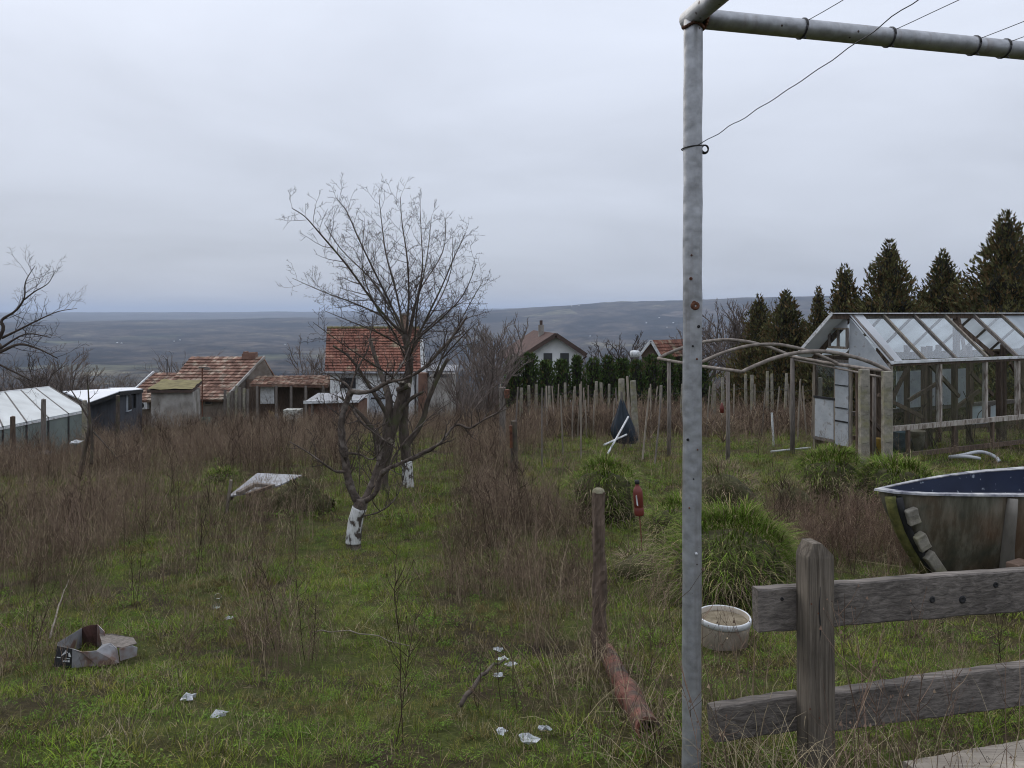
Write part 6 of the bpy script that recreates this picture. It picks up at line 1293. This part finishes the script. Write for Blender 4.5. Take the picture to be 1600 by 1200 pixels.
def red_house():
    D = 38; t = thing('red_roofed_house', G(585, D), 'small white house with bright red tile roof behind the fruit trees', 'house'); fx = lambda x, d=D: (x - 800) / F * d; zg = G(585, D).z - .3; y = lambda p, d=D: P(0, p, d).z
    a, b = Vector((fx(516), D, 0)), Vector((fx(652), D, 0)); wallbox(t, 'wall', a, b, b + Vector((0, 4, 0)), a + Vector((0, 4, 0)), zg, y(577), 'white_wall')
    e0, e1 = Vector((fx(510), D - .35, y(581, D - .35))), Vector((fx(659), D - .35, y(581, D - .35))); r0, r1 = Vector((fx(511, D + 2), D + 2, y(513, D + 2))), Vector((fx(655, D + 2), D + 2, y(513, D + 2)))
    mb = MB(); tiles(mb, e0, e1, r0, r1, .2, .2); mb.slab([e0, e1, r1, r0], (0, .06, -.08)); o = mb.build('roof', M['tile'], t); o['kind'] = 'stuff'
    mb = MB(); mb.slab([r0, r1, r1 + Vector((0, 2.3, -2.2)), r0 + Vector((0, 2.3, -2.2))], (0, 0, -.08)); mb.build('back_roof', M['tile'], t)
    for q in (r0, r1):
        s = -1 if q is r0 else 1; x = (a if s < 0 else b).x - s * .02; mb = MB(); mb.add([Vector((x, D, y(577))), Vector((x, D + 4, y(577))), Vector((x, D + 2, q.z - .12))], [(0, 1, 2)]); mb.build('gable_wall', M['white_wall'], t)
    for k in range(16): p = r0.lerp(r1, (k + .5) / 16); m2 = MB(); m2.tube([p + Vector((-.15, 0, .01)), p + Vector((.15, 0, .03))], .09, 8); m2.build('ridge_tile', M['mossy_roof'], t)
    mb = MB(); c = Vector((fx(633, D + 2), D + 1.7, r0.z)); mb.box(c + Vector((0, 0, .3)), (.42, .42, .9)); ch = mb.build('chimney', M['brick'], t); mb = MB(); mb.box(c + Vector((0, 0, .78)), (.52, .52, .1)); mb.build('chimney_cap', M['plaster'], ch)
    mb = MB(); mb.tube([e0 + Vector((-.05, -.08, -.04)), e1 + Vector((.05, -.08, -.06))], .065, 8); gt = mb.build('gutter', M['panel'], t, smooth=True); mb = MB(); mb.tube([e1 + Vector((-.3, -.08, -.06)), Vector((b.x - .1, D - .06, y(588))), Vector((b.x - .1, D - .06, zg))], .045, 7); mb.build('downpipe', M['panel'], gt, smooth=True)
    mb = MB(); mb.box((fx(592), D - .04, (y(605) + y(655)) / 2), (1.0, .08, y(605) - y(655))); dr = mb.build('door', M['pale_blue'], t); mb = MB(); mb.box((fx(592), D - .09, y(622)), (.8, .03, .08)); mb.build('letter_slot', M['black'], dr)
    mb = MB(); mb.box((fx(545), D - .04, y(598)), (.9, .08, .7)); w = mb.build('window', M['white_paint'], t); mb = MB(); mb.box((fx(545), D - .09, y(598)), (.76, .04, .56)); mb.build('pane', M['window_dark'], w)
    t2 = thing('brick_outbuilding', G(685, 36), 'low brick outbuilding with pale wall and corrugated blue-white roof edge', 'outbuilding'); D2 = 36; q = lambda x, yy: P(x, yy, D2)
    wallbox(t2, 'wall', q(668, 0), q(705, 0), q(705, 0) + Vector((0, 3, 0)), q(668, 0) + Vector((0, 3, 0)), zg, q(0, 590).z, 'plaster'); wallbox(t2, 'brick_pier', q(654, 0) + Vector((0, -.1, 0)), q(668, 0) + Vector((0, -.1, 0)), q(668, 0) + Vector((0, .5, 0)), q(654, 0) + Vector((0, .5, 0)), zg, q(0, 583).z, 'old_brick')
    mb = MB()
    for k in range(24): mb.tube([q(668 + k * 1.8, 580) + Vector((0, -.3, 0)), q(668 + k * 1.8, 577) + Vector((0, 2.5, 0))], .055, 6)
    mb.build('corrugated_roof', M['panel'], t2)
    t3 = thing('brick_lean_to', G(520, 33), 'dark red brick lean-to with white roof edge before the red-roofed house', 'lean-to'); D3 = 33; q3 = lambda x, yy: P(x, yy, D3)
    w3 = wallbox(t3, 'wall', q3(482, 0), q3(560, 0), q3(560, 0) + Vector((0, 2, 0)), q3(482, 0) + Vector((0, 2, 0)), zg - .2, q3(0, 630).z, 'old_brick'); mb = MB(); mb.slab([q3(477, 629) + Vector((0, -.25, 0)), q3(563, 627) + Vector((0, -.25, 0)), q3(563, 624) + Vector((0, 2.2, 0)), q3(477, 624) + Vector((0, 2.2, 0))], (0, 0, .05)); mb.build('roof_slab', M['panel'], t3); mb = MB(); mb.beam(q3(477, 628) + Vector((0, -.3, .02)), q3(563, 626) + Vector((0, -.3, .02)), .06, .13); mb.build('roof_edge', M['white_paint'], t3); mb = MB(); mb.beam(q3(490, 628) + Vector((0, -.2, 0)), Vector((q3(490, 0).x, D3 - .2, zg)), .1, .1, (0, 1, 0)); mb.build('prop', M['old_wood'], t3)
    # long dark barn roof with open front between cottage and house
    t4 = thing('open_barn', G(445, 39), 'dark open-fronted barn between the cottage and the red-roofed house', 'barn'); D4 = 39; q4 = lambda x, yy, d=D4: P(x, yy, d)
    mb = MB(); tiles(mb, q4(390, 601), q4(512, 603), q4(402, 588, D4 + 2.5), q4(520, 587, D4 + 2.5), .3, .3); mb.slab([q4(390, 601), q4(512, 603), q4(520, 587, D4 + 2.5), q4(402, 588, D4 + 2.5)], (0, 0, -.1)); o = mb.build('roof', M['old_tile'], t4); o['kind'] = 'stuff'
    wallbox(t4, 'back_wall', q4(385, 0, D4 + 2), q4(515, 0, D4 + 2), q4(515, 0, D4 + 2.2), q4(385, 0, D4 + 2.2), zg, q4(0, 598).z, 'brown_wood')
    for x in (402, 432, 455, 478, 505): mb = MB(); mb.beam(Vector((q4(x, 0).x, D4, zg)), q4(x, 603), .12, .12, (0, 1, 0)); mb.build('barn_post', M['old_wood'], t4)
    mb = MB(); mb.box(q4(413, 618) + Vector((0, .5, 0)), (.75, .06, 1.0)); mb.build('white_door', M['white_paint'], t4)
    for i in range(7): mb = MB(); x = 351 + i * 6; mb.beam(Vector((q4(x, 0, 38.2).x, 38.2, zg)), q4(x + rng.uniform(-1, 1), 605 + rng.uniform(-4, 10), 38.2), .14, .03, (0, 1, 0)); o = mb.build('upright_board', M['concrete' if i % 2 else 'old_wood']); tag(o, ['leftmost', 'second', 'third', 'fourth', 'fifth', 'sixth', 'rightmost'][i] + ' upright grey board leaning at the cottage gable', 'board', 'boards leaning at the cottage gable')
    # junk in front
    D5 = 34.5; q5 = lambda x, yy: P(x, yy, D5); M['green_tarp'] = pmat('green_tarp', two((.03, .045, .035), (.07, .10, .075)), 3, .7, .3)
    mb = crumple(q5(322, 664), .55, 5); o = mb.build('tarp_pile', M['green_tarp'], smooth=False); tag(o, 'dark green tarp heap beside the plaster shed', 'tarp')
    for (x0, y0, x1, y1, w, mt, lb) in ((412, 668, 424, 643, .30, 'yellow_wood', 'ochre board leaning among the scrap by the barn'), (404, 666, 418, 645, .18, 'brown_wood', 'dark board leaning left of the ochre one'), (395, 650, 408, 664, .08, 'pale_stake', 'thin pale lath crossed among the scrap by the barn'), (432, 646, 436, 668, .12, 'pale_blue', 'pale blue lath standing right of the ochre board')):
        m2 = MB(); m2.beam(q5(x0, y0), q5(x1, y1), w, .04, (0, -1, 0)); o = m2.build('leaning_board', M[mt]); tag(o, lb, 'board')
    m2 = MB(); m2.box(q5(458, 653), (.78, .6, .85)); t5 = m2.build('old_chest', M['speckle'], bevel=.02); tag(t5, 'white and grey mottled box standing before the barn', 'box')
M['yellow_wood'] = pmat('ochre_wood', two((.20, .13, .045), (.34, .24, .10)), 4, .8); M['speckle'] = pmat('mottled_box', [(.42, (.10, .10, .09)), (.52, (.42, .42, .38)), (.7, (.55, .55, .50))], 9, .8)
red_house()
def white_house():
    D = 46; t = thing('white_house', G(860, D), 'white gabled house with brown roof and dark shutters behind the hedge', 'house'); q = lambda x, y, d=D: P(x, y, d); zg = G(860, D).z - .5; dp = Vector((-1.2, 7, 0))
    a, b = q(830, 550), q(910, 553); ap = q(868, 527); mb = MB(); fr = [Vector((a.x, D, zg)), Vector((b.x, D, zg)), b, ap, a]; mb.slab(fr, dp); mb.build('wall', M['white_wall'], t)
    wallbox(t, 'wing_wall', q(798, 0) + Vector((0, .6, 0)), q(832, 0) + Vector((0, .6, 0)), q(832, 0) + Vector((0, 5, 0)), q(798, 0) + Vector((0, 5, 0)), zg, q(0, 557).z, 'white_wall')
    up = Vector((0, 0, .16)); f = Vector((0, -.55, 0)); le = ap + (a - ap) * 1.75; re = ap + (b - ap) * 1.12
    for nm, e in (('roof', le), ('roof', re)): mb = MB(); mb.slab([e + f + up * .4, ap + f + up, ap + dp + up, e + dp + up * .4], (0, 0, .12)); r_ = mb.build(nm, M['roof_brown'], t); m2 = MB(); m2.beam(e + f + up * .5, ap + f + up * 1.1, .08, .26); m2.build('bargeboard', M['brown_trim'], r_)
    mb = MB(); c = ap + dp * .35 + Vector((-.4, 0, 0)); mb.box(c + Vector((0, 0, .3)), (.36, .36, .9)); ch = mb.build('chimney', M['plaster'], t); mb = MB(); mb.tube([c + Vector((0, 0, .7)), c + Vector((0, 0, 1.05))], .1, 8); mb.build('chimney_pot', M['brown_trim'], ch)
    for x in (856, 882): mb = MB(); mb.box(q(x, 564) + Vector((0, -.03, 0)), (.55, .08, 1.0)); s = mb.build('shutter', M['shutter'], t); [(lambda m2: (m2.box(q(x, 564) + Vector((0, -.08, -.42 + .12 * k)), (.5, .03, .03)), m2.build('slat', M['shutter'], s)))(MB()) for k in range(8)]
    mb = MB(); mb.tube([a + Vector((.05, -.06, 0)), Vector((a.x + .05, D - .06, zg))], .05, 7); mb.tube([re + f, b + Vector((-.1, -.05, -.4)), Vector((b.x - .1, D - .05, zg))], .05, 7); mb.build('downpipe', M['brown_trim'], t)
    D = 43; t = thing('small_red_house', G(1035, D), 'small house with red tiled roof half hidden by the silver pole', 'house'); q = lambda x, y, d=D: P(x, y, d); zg = G(1035, D).z - .5
    al, apx, ar = q(1000, 556), q(1016, 534), q(1030, 556); L_ = Vector((2.6, 2.6, 0)); mb = MB(); mb.slab([Vector((al.x + .1, D, zg)), Vector((ar.x - .1, D, zg)), ar + Vector((-.1, 0, 0)), apx, al + Vector((.1, 0, 0))], L_); mb.build('wall', M['brown_wood'], t)
    mb = MB(); tiles(mb, ar + Vector((.05, -.2, -.1)), ar + L_ + Vector((.8, 0, -.1)), apx + Vector((0, -.2, .05)), apx + L_ + Vector((.75, 0, .05)), .22, .22); o = mb.build('roof', M['tile'], t); o['kind'] = 'stuff'
    mb = MB(); mb.slab([al + Vector((-.1, -.2, 0)), apx + Vector((0, -.2, .05)), apx + L_, al + L_], (0, 0, .06)); mb.build('roof_side', M['tile'], t); mb = MB(); mb.beam(ar + Vector((.06, -.24, -.1)), apx + Vector((0, -.24, .08)), .06, .16); mb.beam(al + Vector((-.1, -.24, 0)), apx + Vector((0, -.24, .08)), .06, .12); mb.build('bargeboard', M['white_paint'], t)
    mb = MB(); mb.lathe([(.001, 0), (.26, 0), (.27, .3), (.2, .36), (.001, .38)], q(992, 558, 40), 16); o = mb.build('water_tank', M['white_paint'], smooth=True); tag(o, 'white round water tank behind the hedge beside the small red house', 'tank')
M['roof_brown'] = pmat('brown_tile_roof', two((.05, .028, .024), (.10, .056, .046)), 3, .9, .3, 12); M['shutter'] = pmat('dark_shutter', two((.045, .047, .05), (.075, .077, .08)), 4, .6)
white_house()
def far_houses():
    
    spots = [(183, 536, 'leftmost white speck of a house far out in the wooded valley'), (190, 537, 'far valley house just right of the leftmost one'), (272, 534, 'low far valley house left of the brighter pair'), (281, 532, 'brightest far valley house above the cottage roof'), (445, 539, 'lone far valley house by the pale field strip'),
             (893, 479, 'white house high on the far hill, left one'), (905, 478, 'white house high on the far hill, right one'), (1010, 505, 'pale village house on the hillside left of the silver pole'), (1030, 497, 'upper pale village house left of the silver pole'), (1042, 512, 'lower pale village house left of the silver pole'), (922, 526, 'pale house on the hillside above the white house roof'), (1052, 505, 'pale village house touching the silver pole edge')]
    dg = bpy.context.evaluated_depsgraph_get(); dg.update()
    for x, y, lb in spots:
        pass
        o0 = Vector((0, 0, CZ)); d = (P(x, y, 1.0) - o0).normalized(); hit, loc, nrm_, idx = ground.ray_cast(o0, d)
        if not hit: continue
        s = loc.y / 1130 * 1.5; t = thing('far_house', loc, lb, 'house', 'houses far off in the valley'); w, l, h = s * 1.4, s, s * .6
        mb = MB(); mb.box(loc + Vector((0, 0, h / 2 - s * .2)), (w, l, h + s * .4)); mb.build('wall', M['plaster'], t); mb = MB(); z = loc.z + h; v = [Vector((loc.x + sx * w * .55, loc.y + sy * l * .55, z)) for sx, sy in ((-1, -1), (1, -1), (1, 1), (-1, 1))] + [Vector((loc.x - w * .5, loc.y, z + s * .4)), Vector((loc.x + w * .5, loc.y, z + s * .4))]
        mb.add(v, [(0, 1, 5, 4), (2, 3, 4, 5), (1, 2, 5), (3, 0, 4)]); mb.build('roof', M['metal_roof'], t)
far_houses()
def sticks():
    for (x0, y0, x1, y1, r, lb) in ((488, 1000, 640, 1028, .005, 'long pale dry stalk lying across the grass below the first fruit tree'), (78, 1010, 108, 918, .007, 'pale bent stalk leaning above the torn carton'), (720, 1120, 790, 1050, .012, 'dark fallen branch lying near the white scraps')):
        a, b = G(x0, d_of(x0, y0), .05), G(x1, d_of(x1, y1), .06); m2 = MB(); m2.tube([a.lerp(b, k / 10) + Vector((0, 0, .04 * math.sin(k / 10 * 3.1) + .008 * math.sin(k * 2.1))) for k in range(11)], [r * (1 - .06 * k) for k in range(11)], 6); o = m2.build('dry_stalk', M['pale_stake' if r < .01 else 'bark'], smooth=True); tag(o, lb, 'stalk')
    d0 = d_of(338, 952); c = G(338, d0, .02); m2 = MB(); m2.lathe([(.001, 0), (.032, 0), (.036, .01), (.036, .075), (.028, .09), (.028, .1), (.025, .1), (.033, .07), (.033, .012), (.001, .008)], c, 18, (.25, -.3, .9)); o = m2.build('glass_jar', M['glass'], smooth=True); tag(o, 'small clear jar tilted in the grass mid meadow', 'jar')
sticks()
def fence_stalks():
    vc = [weed(3, .62, .05, 7, .0016) for _ in range(3)]; m2 = MB()
    for (x, d, k) in ((1375, 2.05, 0), (1330, 2.1, 1), (1455, 2.0, 2), (1560, 2.1, 0), (1120, 2.15, 1), (1400, 2.2, 2), (1290, 1.95, 1), (1505, 2.15, 2), (1360, 2.0, 2), (1100, 2.7, 0), (1180, 2.9, 2)):
        g_ = G(x, d); s_ = rng.uniform(.75, 1.15); a_ = rng.uniform(0, 6.28); b_ = len(m2.v)
        m2.v.extend([tuple(g_ + Vector((math.cos(a_) * v[0] - math.sin(a_) * v[1], math.sin(a_) * v[0] + math.cos(a_) * v[1], v[2])) * s_) for v in vc[k].v]); m2.f.extend([tuple(i + b_ for i in f) for f in vc[k].f])
    o = m2.build('weeds', M['redweed'], loc=G(1350, 2.1)); tag(o, 'thin dry weed stalks growing up before the plank fence', 'weeds', None, 'stuff')
fence_stalks()
def near_dry_grass():
    m2 = MB()
    for (x, d, n, L_) in ((1180, 2.2, 90, .34), (1150, 2.3, 80, .3), (1290, 2.15, 90, .32), (1420, 2.2, 60, .28), (1040, 2.4, 60, .3), (960, 2.9, 70, .34), (920, 3.6, 70, .35), (1340, 2.2, 50, .3), (880, 3.4, 60, .35), (1240, 2.1, 70, .3), (1540, 2.2, 60, .26)):
        for _ in range(n):
            c = G(x + rng.gauss(0, 36), d + rng.gauss(0, .14), -.01); blade(m2, c, rng.uniform(0, 6.28), L_ * rng.uniform(.4, 1.2), rng.uniform(.1, .9), .0032, 4, rng.uniform(.3, 1.2))
    o = m2.build('dry_grass', M['straw'], loc=G(1150, 2.4)); tag(o, 'tall dry straw-coloured grass round the fence and pipe', 'grass', None, 'stuff')
near_dry_grass()
make_meadow()
